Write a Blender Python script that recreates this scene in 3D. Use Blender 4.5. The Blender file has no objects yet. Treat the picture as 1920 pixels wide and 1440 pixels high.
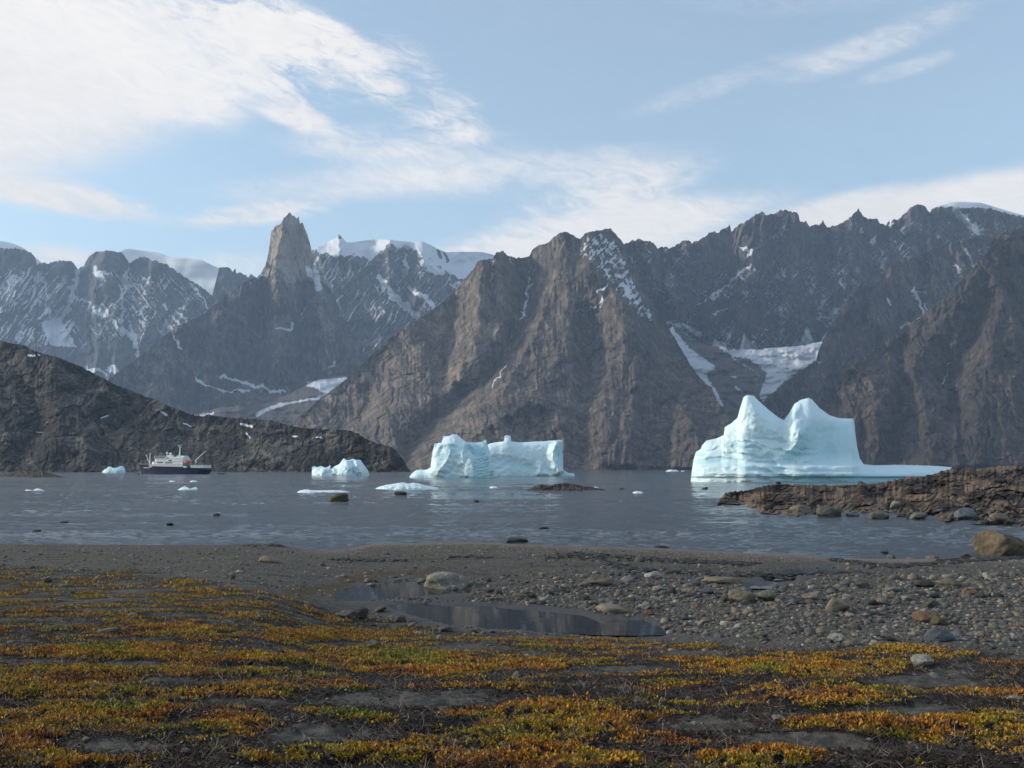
import bpy, bmesh, math
import numpy as np
from mathutils import Vector

# ------------------------------------------------------------------ basics
rng = np.random.default_rng(11)
S = bpy.context.scene
COL = S.collection
F = 1850.0                      # focal length in photograph pixels (1920 wide)
CH = 5.0                        # camera height above the sea
PITCH = math.atan((878 - 720) / F)
CP, SP = math.cos(PITCH), math.sin(PITCH)

def ray(px, py):
    xc = (np.asarray(px, float) - 960) / F
    yc = (720 - np.asarray(py, float)) / F
    dy = CP - SP * yc
    return xc / dy, (SP + CP * yc) / dy

def P(px, py, Y):
    a, b = ray(px, py)
    Y = np.asarray(Y, float)
    return np.stack([a * Y, Y + 0 * a, CH + b * Y], -1)

def proj(x, Y, z):
    h = np.asarray(z, float) - CH
    f = Y * CP + h * SP
    u = -Y * SP + h * CP
    return 960 + F * x / f, 720 - F * u / f

def row_of(z, Y):               # image row of height z at distance Y
    return proj(0.0, np.asarray(Y, float), z)[1]

def sst(a, b, x):
    t = np.clip((x - a) / (b - a), 0, 1)
    return t * t * (3 - 2 * t)

# ------------------------------------------------------------------ noise
_A = rng.uniform(0, 2 * math.pi, (256, 256)); _GX, _GY = np.cos(_A), np.sin(_A)
_V = rng.random((256, 256))
_V3 = rng.random((64, 64, 64))
def gn(x, y, seed=0):
    x = np.asarray(x, float) + seed * 17.31; y = np.asarray(y, float) + seed * 41.77
    xi = np.floor(x).astype(int); yi = np.floor(y).astype(int)
    fx, fy = x - xi, y - yi
    u = fx * fx * fx * (fx * (fx * 6 - 15) + 10); v = fy * fy * fy * (fy * (fy * 6 - 15) + 10)
    def g(ix, iy, dx, dy):
        i, j = (xi + ix) & 255, (yi + iy) & 255
        return _GX[i, j] * dx + _GY[i, j] * dy
    a = g(0, 0, fx, fy); b = g(1, 0, fx - 1, fy); c = g(0, 1, fx, fy - 1); d = g(1, 1, fx - 1, fy - 1)
    return 1.5 * ((a + u * (b - a)) + v * ((c + u * (d - c)) - (a + u * (b - a))))
def fbm(x, y, o=4, seed=0, gain=.5):
    s, a = 0, 1.0
    for k in range(o):
        s = s + a * gn(x * 2 ** k, y * 2 ** k, seed + k); a *= gain
    return s
def ridged(x, y, o=4, seed=0, gain=.5):
    s, a = 0, 1.0
    for k in range(o):
        s = s + a * (1 - 2 * np.abs(gn(x * 2 ** k, y * 2 ** k, seed + k))); a *= gain
    return s
def worley(x, y, seed=0):
    x = np.asarray(x, float) + seed * 7.3; y = np.asarray(y, float) + seed * 3.9
    xi = np.floor(x).astype(int); yi = np.floor(y).astype(int)
    f1 = np.full(x.shape, 9.0); f2 = f1.copy(); cid = np.zeros(x.shape)
    for i in (-1, 0, 1):
        for j in (-1, 0, 1):
            a, b = (xi + i) & 255, (yi + j) & 255
            d = np.hypot(xi + i + _V[a, b] - x, yi + j + _V[b, a] - y)
            m = d < f1
            f2 = np.where(m, f1, np.minimum(f2, d)); f1 = np.where(m, d, f1)
            cid = np.where(m, _V[(a + 77) & 255, (b + 31) & 255], cid)
    return f1, f2, cid
def n3(p, seed=0):
    p = np.asarray(p, float) + seed * 5.17
    i = np.floor(p).astype(int); f = p - i; f = f * f * (3 - 2 * f)
    r = 0
    for a in (0, 1):
        for b in (0, 1):
            for c in (0, 1):
                w = (f[:, 0] if a else 1 - f[:, 0]) * (f[:, 1] if b else 1 - f[:, 1]) * (f[:, 2] if c else 1 - f[:, 2])
                r = r + w * _V3[(i[:, 0] + a) & 63, (i[:, 1] + b) & 63, (i[:, 2] + c) & 63]
    return r * 2 - 1

def dline(px, py, pts):         # distance to a polyline
    d = np.full(np.shape(px), 1e9)
    for (x0, y0), (x1, y1) in zip(pts[:-1], pts[1:]):
        ex, ey = x1 - x0, y1 - y0
        t = np.clip(((px - x0) * ex + (py - y0) * ey) / (ex * ex + ey * ey + 1e-9), 0, 1)
        d = np.minimum(d, np.hypot(px - x0 - t * ex, py - y0 - t * ey))
    return d
def inpoly(px, py, pts):
    ins = np.zeros(np.shape(px), bool)
    n = len(pts)
    for k in range(n):
        x0, y0 = pts[k]; x1, y1 = pts[(k + 1) % n]
        c = ((y0 > py) != (y1 > py)) & (px < (x1 - x0) * (py - y0) / (y1 - y0 + 1e-12) + x0)
        ins ^= c
    return ins
def sdpoly(px, py, pts):        # positive inside
    d = dline(px, py, list(pts) + [pts[0]])
    return np.where(inpoly(px, py, pts), d, -d)
def L(pts, x):
    a = np.array(pts, float)
    return np.interp(x, a[:, 0], a[:, 1])

# ------------------------------------------------------------------ meshes
def mesh_np(name, V, Q, attrs=None, smooth=True):
    me = bpy.data.meshes.new(name)
    V = np.asarray(V, np.float32); Q = np.asarray(Q, np.int32)
    k = Q.shape[1]
    me.vertices.add(len(V)); me.vertices.foreach_set('co', V.ravel())
    me.loops.add(Q.size); me.loops.foreach_set('vertex_index', Q.ravel())
    me.polygons.add(len(Q))
    me.polygons.foreach_set('loop_start', np.arange(0, Q.size, k, dtype=np.int32))
    me.polygons.foreach_set('use_smooth', np.full(len(Q), smooth))
    me.update(calc_edges=True)
    for n, a in (attrs or {}).items():
        a = np.asarray(a, np.float32)
        if a.ndim == 2:
            t = me.attributes.new(n, 'FLOAT_COLOR', 'POINT'); t.data.foreach_set('color', a.ravel())
        else:
            t = me.attributes.new(n, 'FLOAT', 'POINT'); t.data.foreach_set('value', a.ravel())
    return me
def link(name, me, mat=None, parent=None, loc=None):
    o = bpy.data.objects.new(name, me); COL.objects.link(o)
    if mat is not None: me.materials.append(mat)
    if parent is not None: o.parent = parent
    if loc is not None: o.location = loc
    return o
def tag(o, label=None, cat=None, group=None, kind=None):
    if label: o['label'] = label
    if cat: o['category'] = cat
    if group: o['group'] = group
    if kind: o['kind'] = kind
    return o
def grid_faces(nr, nc):
    i = np.arange(nr - 1)[:, None] * nc + np.arange(nc - 1)[None]
    return np.stack([i, i + 1, i + nc + 1, i + nc], -1).reshape(-1, 4)

# ------------------------------------------------------------------ node helper
class NT:
    def __init__(s, tree):
        s.t = tree; tree.nodes.clear()
    def n(s, typ, ins=None, **kw):
        nd = s.t.nodes.new(typ)
        for k, v in kw.items(): setattr(nd, k, v)
        for k, v in (ins or {}).items():
            if hasattr(v, 'is_output') or isinstance(v, bpy.types.NodeSocket): s.t.links.new(v, nd.inputs[k])
            else: nd.inputs[k].default_value = v
        return nd
    def m(s, op, a, b=None, c=None, clamp=False):
        nd = s.t.nodes.new('ShaderNodeMath'); nd.operation = op; nd.use_clamp = clamp
        for i, v in enumerate((a, b, c)):
            if v is None: continue
            if isinstance(v, bpy.types.NodeSocket): s.t.links.new(v, nd.inputs[i])
            else: nd.inputs[i].default_value = v
        return nd.outputs[0]
    def mix(s, f, a, b):
        nd = s.t.nodes.new('ShaderNodeMix'); nd.data_type = 'RGBA'
        for i, v in ((0, f), (6, a), (7, b)):
            if isinstance(v, bpy.types.NodeSocket): s.t.links.new(v, nd.inputs[i])
            else: nd.inputs[i].default_value = v if i == 0 else (tuple(v) + (1,))[:4]
        return nd.outputs[2]
    def rng(s, v, a, b, c=0., d=1., smooth=True):
        nd = s.t.nodes.new('ShaderNodeMapRange')
        nd.interpolation_type = 'SMOOTHSTEP' if smooth else 'LINEAR'
        for i, x in enumerate((v, a, b, c, d)):
            if isinstance(x, bpy.types.NodeSocket): s.t.links.new(x, nd.inputs[i])
            else: nd.inputs[i].default_value = x
        return nd.outputs[0]
    def noise(s, co, scale, detail=4, rough=.55, stretch=None, dist=0.):
        if stretch:
            co = s.n('ShaderNodeMapping', {'Vector': co, 'Scale': stretch}).outputs[0]
        return s.n('ShaderNodeTexNoise', {'Vector': co, 'Scale': scale, 'Detail': detail, 'Roughness': rough, 'Distortion': dist}).outputs['Fac']
    def attr(s, name):
        return s.n('ShaderNodeAttribute', attribute_name=name).outputs['Fac']
    def acol(s, name):
        return s.n('ShaderNodeAttribute', attribute_name=name).outputs['Color']
    def obj(s):
        return s.n('ShaderNodeTexCoord').outputs['Object']
    def out(s, col, rough=.8, normal=None, **ins):
        b = s.n('ShaderNodeBsdfPrincipled')
        d = {'Base Color': col, 'Roughness': rough}
        if normal is not None: d['Normal'] = normal
        d.update(ins)
        for k, v in d.items():
            if isinstance(v, bpy.types.NodeSocket): s.t.links.new(v, b.inputs[k])
            else: b.inputs[k].default_value = (tuple(v) + (1,))[:4] if isinstance(v, (tuple, list)) and b.inputs[k].type == 'RGBA' else v
        o = s.n('ShaderNodeOutputMaterial', {'Surface': b.outputs[0]})
        return b
    def bump(s, h, strength=.5, dist=1., normal=None):
        d = {'Height': h, 'Strength': strength, 'Distance': dist}
        if normal is not None: d['Normal'] = normal
        return s.n('ShaderNodeBump', d).outputs[0]
def newmat(name):
    m = bpy.data.materials.new(name); m.use_nodes = True
    return m, NT(m.node_tree)

def rock_mat(name, dark, mid, light, size, snowc=(.62, .65, .70), bump=.7, contrast=1., spec=.2, streak=1., stain=None):
    """cliff rock: fractal blotches, streaks down the fall line, joints; snow from an attribute broken up by noise"""
    m, t = newmat(name)
    co = t.obj()
    big = t.noise(co, 1 / (size * 6), 5, .6, dist=.1)
    med = t.noise(co, 1 / (size * 1.2), 9, .68, (1, .8, .45), .15)
    stk = t.noise(co, 1 / (size * .55), 7, .62, (1, .16, .13), .12)
    fin = t.noise(co, 1 / (size * .30), 8, .74, (1, 1, .6))
    rco = t.n('ShaderNodeMapping', {'Vector': co, 'Scale': (1, 1, .42), 'Rotation': (.12, .18, 0)}).outputs[0]
    rid = t.n('ShaderNodeTexNoise', {'Vector': rco, 'Scale': 1 / (size * 1.1), 'Detail': 8, 'Roughness': .6, 'Offset': 1., 'Gain': 2.}, noise_type='RIDGED_MULTIFRACTAL').outputs['Fac']
    vco = t.n('ShaderNodeVectorMath', {0: rco, 1: t.n('ShaderNodeVectorMath', {0: t.n('ShaderNodeTexNoise', {'Vector': co, 'Scale': 1 / (size * .6), 'Detail': 3}).outputs['Color'], 'Scale': size * .5}, operation='SCALE').outputs[0]}, operation='ADD').outputs[0]
    vor = t.n('ShaderNodeTexVoronoi', {'Vector': vco, 'Scale': 1 / (size * .8)}, feature='F1')
    vcol = t.n('ShaderNodeSeparateColor', {'Color': vor.outputs['Color']}).outputs[0]
    crack = t.rng(t.n('ShaderNodeTexVoronoi', {'Vector': vco, 'Scale': 1 / (size * .8)}, feature='DISTANCE_TO_EDGE').outputs['Distance'], 0., .14)
    v = t.m('ADD', t.m('MULTIPLY', med, .40), t.m('MULTIPLY', stk, .28 * streak))
    v = t.m('ADD', v, t.m('MULTIPLY', fin, .44 + .30 * (1 - streak)))
    v = t.m('ADD', v, t.m('MULTIPLY', t.m('SUBTRACT', big, .5), .40))
    v = t.m('ADD', v, t.m('MULTIPLY', t.m('SUBTRACT', vcol, .5), .09))
    v = t.m('ADD', t.m('MULTIPLY', t.m('SUBTRACT', v, .60), 1.4 * contrast), .5)
    v = t.m('SUBTRACT', v, t.m('MULTIPLY', t.m('SUBTRACT', 1., crack), .06))
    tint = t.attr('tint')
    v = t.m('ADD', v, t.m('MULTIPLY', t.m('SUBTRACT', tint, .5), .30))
    c = t.mix(t.rng(v, .30, .50), dark, mid)
    c = t.mix(t.rng(v, .50, .72), c, light)
    # iron staining
    c = t.mix(t.m('MULTIPLY', t.rng(t.noise(co, 1 / (size * 2.3), 6, .6, (1, 1, .4)), .54, .74), .45), c,
              stain or (light[0] * .95, light[1] * .82, light[2] * .74))
    br = t.m('SUBTRACT', t.noise(co, 1 / (size * .22), 7, .75, (1, 1, .6)), .5)
    sn = t.m('ADD', t.attr('snow'), t.m('MULTIPLY', br, .75))
    sn = t.m('ADD', sn, t.m('MULTIPLY', t.m('SUBTRACT', stk, .5), .35))
    sm = t.rng(sn, .44, .60)
    c = t.mix(sm, c, snowc)
    h = t.m('ADD', t.m('MULTIPLY', med, .35), t.m('MULTIPLY', fin, .26))
    h = t.m('ADD', h, t.m('MULTIPLY', rid, .16))
    h = t.m('ADD', h, t.m('MULTIPLY', vcol, .10))
    h = t.m('ADD', h, t.m('MULTIPLY', stk, .40 * streak))
    h = t.m('MULTIPLY', h, t.rng(sm, 0, 1, 1., .35))
    nb = t.bump(h, bump, size * .62)
    t.out(c, .88, nb, **{'Specular IOR Level': spec})
    return m

def ice_mat(name, base, blue, size=3., rough=.5):
    m, t = newmat(name)
    co = t.obj()
    a = t.noise(co, 1 / size, 6, .6)
    b = t.noise(co, 1 / (size * .25), 6, .65)
    st = t.noise(co, 1 / (size * 1.3), 5, .6, (.25, .25, 2.2), .3)
    bl = t.m('ADD', t.attr('blue'), t.m('MULTIPLY', t.m('SUBTRACT', st, .5), .35), clamp=True)
    c = t.mix(bl, base, blue)
    c = t.mix(t.rng(a, .45, .75, 0, .22), c, (base[0] * 1.06, base[1] * 1.02, base[2] * 1.0))
    h = t.m('ADD', t.m('MULTIPLY', a, .7), t.m('MULTIPLY', b, .35))
    h = t.m('ADD', h, t.m('MULTIPLY', st, .5))
    nb = t.bump(h, .22, size * .16)
    t.out(c, rough, nb, **{'Specular IOR Level': .3, 'Subsurface Weight': .25, 'Subsurface Radius': (.6, 1.0, 1.2), 'Subsurface Scale': size * .25})
    return m

def plain(name, col, rough=.5, var=.15, scale=1.5, **kw):
    m, t = newmat(name)
    n = t.noise(t.obj(), scale, 5, .6)
    c = t.mix(t.rng(n, .3, .7), tuple(x * (1 - var) for x in col), tuple(min(1, x * (1 + var)) for x in col))
    t.out(c, rough, **kw)
    return m

# ------------------------------------------------------------------ mountains
def sheet(name, crest, Yc, Yt, mat, disp, snow=None, tint=None, step=1.6, p=1.4, jag=2., jsc=9., seed=0,
          rows=None, toe=None, back=.9, label=None, crown=0.):
    """A mountain side: every column climbs from its foot (at the water) to its traced crest,
    receding from Yt to Yc, with ribs, gullies and fractal relief in metres, and a back slope behind the crest."""
    x0, x1 = crest[0][0], crest[-1][0]
    px = np.arange(x0, x1 + step, step)
    cy = L(crest, px) + jag * (ridged(px / jsc, px * 0 + .5, 4, seed) - .5) * .6
    yc = L(Yc, px); yt = L(Yt, px)
    ty = row_of(-4., yt) if toe is None else L(toe, px)
    cy = np.minimum(cy, ty - 1)
    nr = rows or int(np.max(ty - cy) / step)
    u = np.linspace(0, 1, nr)[:, None]
    PX = px[None] + 0 * u
    PY = ty[None] + (cy - ty)[None] * u
    Y = yc[None] - (1 - u) ** p * (yc - yt)[None]
    D = disp(PX, PY, u + 0 * PX)
    D = D * sst(0, .04, u) 
    Y = Y + D
    V = P(PX, PY, Y)
    # slope of the surface, for snow and tint
    gx = np.gradient(V, axis=1); gy = np.gradient(V, axis=0)
    N = np.cross(gx, gy); N /= np.linalg.norm(N, axis=-1, keepdims=True) + 1e-9
    up = np.abs(N[..., 2])
    sn = snow(PX, PY, up) if snow else 0 * PX
    ti = tint(PX, PY, up) if tint else 0 * PX + .5
    # back slope
    nb = 10
    t = (np.arange(1, nb + 1) / nb)[:, None]
    top = V[-1]
    hgt = np.maximum(top[:, 2], 1)
    B = np.stack([top[None, :, 0] * (1 + 0 * t) + 0 * t, top[None, :, 1] + back * hgt[None] * t ** 1.0, top[None, :, 2] - (hgt[None] + 4) * t ** 1.3], -1)
    scale = B[..., 1] / top[None, :, 1]
    B[..., 0] = top[None, :, 0] * scale
    V = np.concatenate([V, B], 0)
    sn = np.concatenate([sn, np.repeat(sn[-1:], nb, 0)], 0); ti = np.concatenate([ti, np.repeat(ti[-1:], nb, 0)], 0)
    me = mesh_np(name, V.reshape(-1, 3), grid_faces(V.shape[0], V.shape[1]), {'snow': sn.ravel(), 'tint': ti.ravel()})
    o = link(name, me, mat)
    return tag(o, label, None, None, 'structure')

def ribs(px, py, lst):
    """sum of ribs (negative amplitude = towards the camera) and gullies along traced lines: (points, half width px, metres)"""
    D = 0 * px
    wx = px + 5 * fbm(px / 26, py / 26, 3, 91); wy = py + 5 * fbm(px / 26, py / 26, 3, 97)
    for pts, w, A in lst:
        d = dline(wx, wy, pts) / w
        D = D + A * (np.sqrt(np.clip(1 - d, 0, 1) ** 2 + .012) - .1095)
    return D
def relief(px, py, ang, base, amp, seed, asp=.2, o=6, gain=.5, org=(0, 0), blocks=1.):
    """fractal ridges elongated along the fall line (ang degrees from straight down)"""
    a = np.radians(ang); px = px - org[0]; py = py - org[1]
    s = (px * np.cos(a) - py * np.sin(a)); q = (px * np.sin(a) + py * np.cos(a))
    wx = s + base * .30 * fbm(s / base, q * .6 / base, 3, seed + 5); wy = q
    r = -ridged(wx / base, wy * asp / base, o, seed, gain) * amp
    r = r + fbm(wx / base * 1.7, wy / base * 1.2, 4, seed + 20, .5) * amp * .22
    k = base / 2.2; j = .25 * fbm(wx / k, wy / k, 3, seed + 31)
    f1, f2, c = worley(wx / k + j, wy * asp * 1.6 / k + j, seed)
    g1, g2, c2 = worley(wx / k * 2.3 + j, wy * asp * 2.2 / k * 2.3, seed + 2)
    return r + blocks * ((f1 - .5) * amp * .30 + (c - .5) * amp * .55 + (c2 - .5) * amp * .30)
def slabs(px, py, size, amp, seed, tilt=.5, sq=.7):
    """rounded slabs parted by joints"""
    wx = px + size * .45 * fbm(px / size / 1.4, py / size / 1.4, 3, seed + 2); wy = py + size * .45 * fbm(px / size / 1.4, py / size / 1.4, 3, seed + 6)
    sx = wx + tilt * wy
    f1, f2, c = worley(sx / size, wy * sq / size, seed)
    h1, h2, c2 = worley(sx / size * 2.7 + 3, wy * sq / size * 2.7, seed + 1)
    return amp * ((c - .5) * .8 + .75 * f1 + .55 * np.exp(-(f2 - f1) / .09) + .40 * h1 + (c2 - .5) * .35 + .22 * np.exp(-(h2 - h1) / .10))
def streak(px, py, ang, wid, ln, seed):
    a = np.radians(ang)
    s = (px * np.cos(a) - py * np.sin(a)); q = (px * np.sin(a) + py * np.cos(a))
    s = s + .9 * wid * fbm(px / (wid * 7), py / (wid * 7), 3, seed + 3)
    return fbm(s / wid, q / (1.5 * ln), 5, seed, .62)

def spots(px, py, lst, seed=3, wob=6.):
    wx = px + wob * fbm(px / 14, py / 14, 4, seed); wy = py + wob * fbm(px / 14, py / 14, 4, seed + 9)
    s = np.zeros_like(px)
    for pts, w, k in lst:
        if k > 10:              # filled polygon
            s = np.maximum(s, np.clip(.5 + sdpoly(px + .35 * (wx - px), py + .35 * (wy - py), pts) / w * .5, 0, 1))
        else:
            s = np.maximum(s, k * np.clip(1.25 - dline(wx, wy, pts) / w, 0, 1))
    return s

# crests traced from the photograph -------------------------------------------------
C_left = [(-640, 500), (-560, 470), (-500, 480), (-420, 445), (-330, 462), (-260, 440), (-200, 458), (-140, 470), (-60, 460), (0, 464), (23, 465), (47, 467), (62, 475), (67, 483), (69, 495), (75, 491), (87, 493), (100, 490), (115, 487), (135, 488), (142, 498), (146, 503),
          (157, 497), (162, 488), (167, 478), (177, 472), (190, 469), (213, 469), (230, 473), (237, 483), (242, 493), (248, 488), (263, 480), (277, 482),
          (287, 488), (310, 493), (320, 500), (337, 512), (353, 522), (373, 533), (393, 548), (405, 557), (430, 575), (470, 610), (520, 660)]
C_massif = [(150, 752), (203, 711), (233, 687), (267, 663), (293, 640), (320, 620), (333, 610), (353, 602), (377, 590), (393, 577), (407, 563), (420, 550), (440, 543), (447, 533),
            (467, 523), (482, 519), (490, 510), (498, 495), (503, 473), (507, 447), (509, 432), (517, 422), (524, 420), (530, 413), (535, 405), (539, 402), (542, 397), (546, 399),
            (548, 403), (553, 404), (556, 409), (560, 403), (562, 418), (567, 417), (573, 430), (580, 450), (584, 467), (587, 490), (592, 505), (602, 505), (618, 540), (640, 585), (668, 640), (700, 690), (740, 740)]
C_snow = [(560, 560), (585, 470), (593, 463), (603, 460), (620, 450), (633, 445), (635, 440), (637, 440), (642, 446), (650, 454), (663, 454), (693, 449), (723, 448), (747, 451), (773, 454),
          (793, 453), (813, 462), (823, 468), (837, 473), (850, 472), (880, 472), (903, 472), (923, 477), (960, 500), (1000, 540)]
C_centre = [(520, 818), (545, 796), (560, 783), (593, 753), (627, 728), (660, 700), (700, 663), (733, 632), (767, 610), (800, 587), (827, 568), (847, 553), (857, 543), (870, 523), (887, 505),
            (897, 488), (913, 485), (922, 487), (930, 473), (943, 470), (953, 480), (970, 484), (992, 480), (997, 470), (1007, 460), (1027, 455), (1040, 442), (1058, 433), (1073, 440),
            (1087, 447), (1100, 435), (1113, 432), (1127, 431), (1145, 427), (1152, 437), (1163, 447), (1168, 456), (1180, 482), (1196, 515), (1216, 555), (1237, 592), (1255, 617), (1275, 650),
            (1295, 685), (1318, 715), (1338, 742), (1356, 764), (1366, 785), (1372, 830), (1378, 876)]
C_wall = [(1080, 500), (1130, 470), (1163, 456), (1177, 454), (1198, 447), (1210, 450), (1223, 453), (1234, 465), (1246, 461), (1257, 465), (1269, 458), (1285, 448), (1294, 452), (1297, 455), (1315, 447),
          (1340, 431), (1344, 436), (1356, 428), (1369, 421), (1371, 433), (1384, 421), (1397, 415), (1416, 401), (1433, 397), (1435, 401), (1448, 401), (1465, 393), (1482, 394), (1485, 398), (1497, 399),
          (1500, 416), (1511, 414), (1519, 424), (1540, 419), (1543, 412), (1546, 420), (1553, 425), (1573, 420), (1590, 410), (1602, 399), (1610, 389), (1617, 402), (1625, 408), (1645, 409), (1649, 417),
          (1661, 421), (1667, 413), (1684, 410), (1698, 398), (1706, 389), (1722, 383), (1735, 385), (1743, 399), (1748, 390), (1763, 387), (1806, 388), (1860, 391), (1887, 398), (1920, 407), (2080, 440), (2200, 420), (2350, 450), (2560, 430)]
C_pillar = [(1395, 800), (1430, 755), (1460, 728), (1508, 690), (1530, 675), (1534, 660), (1544, 635), (1568, 597), (1590, 557), (1612, 540), (1633, 530), (1660, 508), (1687, 484), (1717, 475), (1741, 470), (1779, 456), (1806, 448), (1840, 440), (1871, 436), (1960, 420), (2080, 400), (2250, 400), (2400, 430), (2560, 420)]
C_right = [(1330, 862), (1400, 826), (1440, 800), (1480, 770), (1530, 744), (1560, 728), (1576, 714), (1590, 690), (1617, 673), (1644, 654), (1671, 632), (1698, 613), (1725, 595), (1752, 573), (1779, 551), (1806, 521), (1833, 492),
           (1855, 467), (1860, 451), (1871, 440), (1893, 440), (1904, 429), (1920, 432), (1980, 405), (2080, 380), (2150, 392), (2260, 365), (2350, 400), (2450, 385), (2560, 420)]
C_hill = [(-640, 610), (-520, 575), (-400, 560), (-280, 572), (-180, 590), (-60, 625), (0, 637), (20, 643), (43, 647), (60, 655), (80, 663), (110, 670), (140, 682), (167, 695), (193, 708), (213, 720), (240, 730), (273, 743), (300, 752), (320, 762), (340, 770),
          (360, 777), (393, 777), (427, 782), (467, 785), (500, 787), (533, 795), (567, 802), (600, 804), (640, 805), (659, 808), (674, 814), (690, 825), (709, 832), (731, 836), (743, 846), (756, 861), (764, 876), (770, 884), (774, 888)]

M_far = rock_mat('haze blue far granite', (.045, .050, .062), (.090, .092, .100), (.19, .178, .165), 42., bump=.8, snowc=(.64, .67, .72))  # blue in the base tones stands in for part of the distance haze
M_massif = rock_mat('spire granite', (.048, .047, .052), (.112, .102, .095), (.33, .27, .215), 34., bump=.7, contrast=1.1)
M_cent = rock_mat('brown gneiss', (.040, .033, .031), (.122, .098, .079), (.27, .215, .165), 24., bump=.95, contrast=1.2)
M_wall = rock_mat('back wall gneiss', (.036, .032, .034), (.108, .087, .075), (.25, .195, .150), 26., bump=.95, contrast=1.25)
M_right = rock_mat('dark brown gneiss', (.024, .020, .019), (.070, .053, .043), (.165, .122, .092), 20., bump=.95, contrast=1.2)
M_hill = rock_mat('dark lichened rock', (.013, .012, .012), (.054, .047, .039), (.165, .145, .115), 9., bump=.95, contrast=1.9, streak=.7)
M_ice_cap = rock_mat('ice cap snow', (.5, .5, .5), (.6, .6, .6), (.7, .7, .7), 60., snowc=(.78, .79, .82), bump=.12)
M_valley = rock_mat('valley moraine', (.085, .078, .072), (.125, .112, .10), (.17, .15, .132), 20., bump=.4, snowc=(.60, .63, .68))

# far ice caps -----------------------------------------------------------------------
def d_cap(x, y, u): return fbm(x / 90, y / 60, 3, 4) * 60
full = lambda x, y, up: 0 * x + 1.3
sheet('ice_cap', [(-140, 468), (-60, 452), (0, 452), (17, 454), (33, 460), (47, 467), (75, 490), (110, 520)], [(-140, 11000), (110, 11000)], [(-140, 10300), (110, 10300)], M_ice_cap, d_cap, full, jag=.2, step=4, label='smooth snow dome behind the far left cliffs')
sheet('ice_cap', [(200, 500), (225, 470), (235, 466), (247, 467), (267, 470), (293, 473), (320, 482), (353, 484), (377, 487), (397, 497), (412, 503), (440, 520), (500, 560), (560, 600)], [(200, 11000), (560, 10500)], [(200, 10200), (560, 10000)], M_ice_cap, d_cap, full, jag=.2, step=4, label='long grey snow dome between the left cliffs and the spire')
sheet('ice_cap', [(1745, 392), (1763, 386), (1779, 378), (1806, 378), (1839, 380), (1855, 385), (1875, 391), (1920, 404), (2080, 430)], [(1745, 8600), (2080, 8600)], [(1745, 8100), (2080, 8100)], M_ice_cap, d_cap, full, jag=.2, step=4, label='thin white snow dome on the top of the right hand wall')

# far left range ---------------------------------------------------------------------
def d_left(x, y, u):
    D = relief(x, y, -10, 110, 120, 2, .18) + relief(x, y, 12, 38, 26, 7, .2) + slabs(x, y, 34, 44, 449, .2, .5)
    return D + ribs(x, y, [([(150, 500), (135, 560), (108, 620), (100, 690)], 42, 190), ([(241, 492), (230, 560), (228, 600), (245, 650), (262, 680)], 26, 150), ([(68, 495), (88, 560), (95, 600)], 22, 100),
                           ([(20, 470), (60, 560), (110, 700)], 55, -90), ([(200, 470), (190, 540), (250, 640)], 55, -160), ([(285, 490), (280, 560), (330, 620), (350, 680)], 60, -170), ([(120, 490), (110, 560)], 30, -60)])
def s_left(x, y, up):
    st = streak(x, y, -36, 4.5, 40, 33); st2 = streak(x, y, 34, 4.5, 40, 53)
    dz = fbm(x / 55, y / 55, 3, 57)
    band = sst(470, 520, y) * (1 - .75 * sst(610, 700, y))
    s = (.40 + .34 * dz) * band + .55 * np.where(x < 150 + 40 * dz, st, np.maximum(st2, st - .25)) * band - .1 + .45 * (up - .40) * band - .12 * sst(240, 300, x) + .12 * (1 - sst(40, 170, x))
    return np.maximum(s, spots(x, y, [([(145, 508), (138, 550), (120, 590), (108, 615)], 7, 1), ([(75, 604), (112, 596), (146, 652), (95, 648)], 6, 11), ([(240, 500), (230, 560), (229, 600)], 4, 1),
                                      ([(246, 610), (258, 660), (263, 675)], 6, 1), ([(80, 520), (92, 590)], 4, .8), ([(178, 505), (192, 520)], 9, .85), ([(165, 690), (200, 700)], 5, .8), ([(205, 690), (230, 700)], 8, .9), ([(150, 560), (200, 590), (235, 625)], 7, .62)], 5))
sheet('mountain_range', C_left, [(-140, 9200), (150, 9300), (300, 9000), (520, 8800)], [(-140, 7300), (520, 7300)], M_far, d_left, s_left, None, 1.3, 1.5, 4.5, 11., 3, rows=300, label='blue grey snow streaked cliffs at the far left')

# snowy peaks right of the spire -----------------------------------------------------
rockline = [(560, 560), (585, 468), (603, 474), (627, 479), (660, 478), (680, 482), (693, 487), (707, 477), (731, 455), (747, 465), (773, 467), (793, 464), (803, 480), (823, 500), (840, 510), (860, 520), (877, 522), (905, 540), (1000, 560)]
def d_snow(x, y, u):
    rl = L(rockline, x)
    D = relief(x, y, 8, 66, 80, 12, .16) * sst(-6, 14, y - rl) + fbm(x / 60, y / 40, 3, 8) * 60
    D = D + 90 * (1 - sst(-30, 4, y - rl))
    return D + ribs(x, y, [([(733, 455), (728, 520), (720, 590)], 40, -150), ([(790, 470), (790, 530), (800, 590)], 45, -150), ([(620, 480), (625, 540), (650, 600)], 40, -110), ([(763, 470), (757, 520), (765, 560)], 16, 110), ([(693, 490), (712, 530), (745, 565), (780, 600)], 28, 120),
                           ([(636, 440), (636, 478)], 26, -120)])
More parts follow.
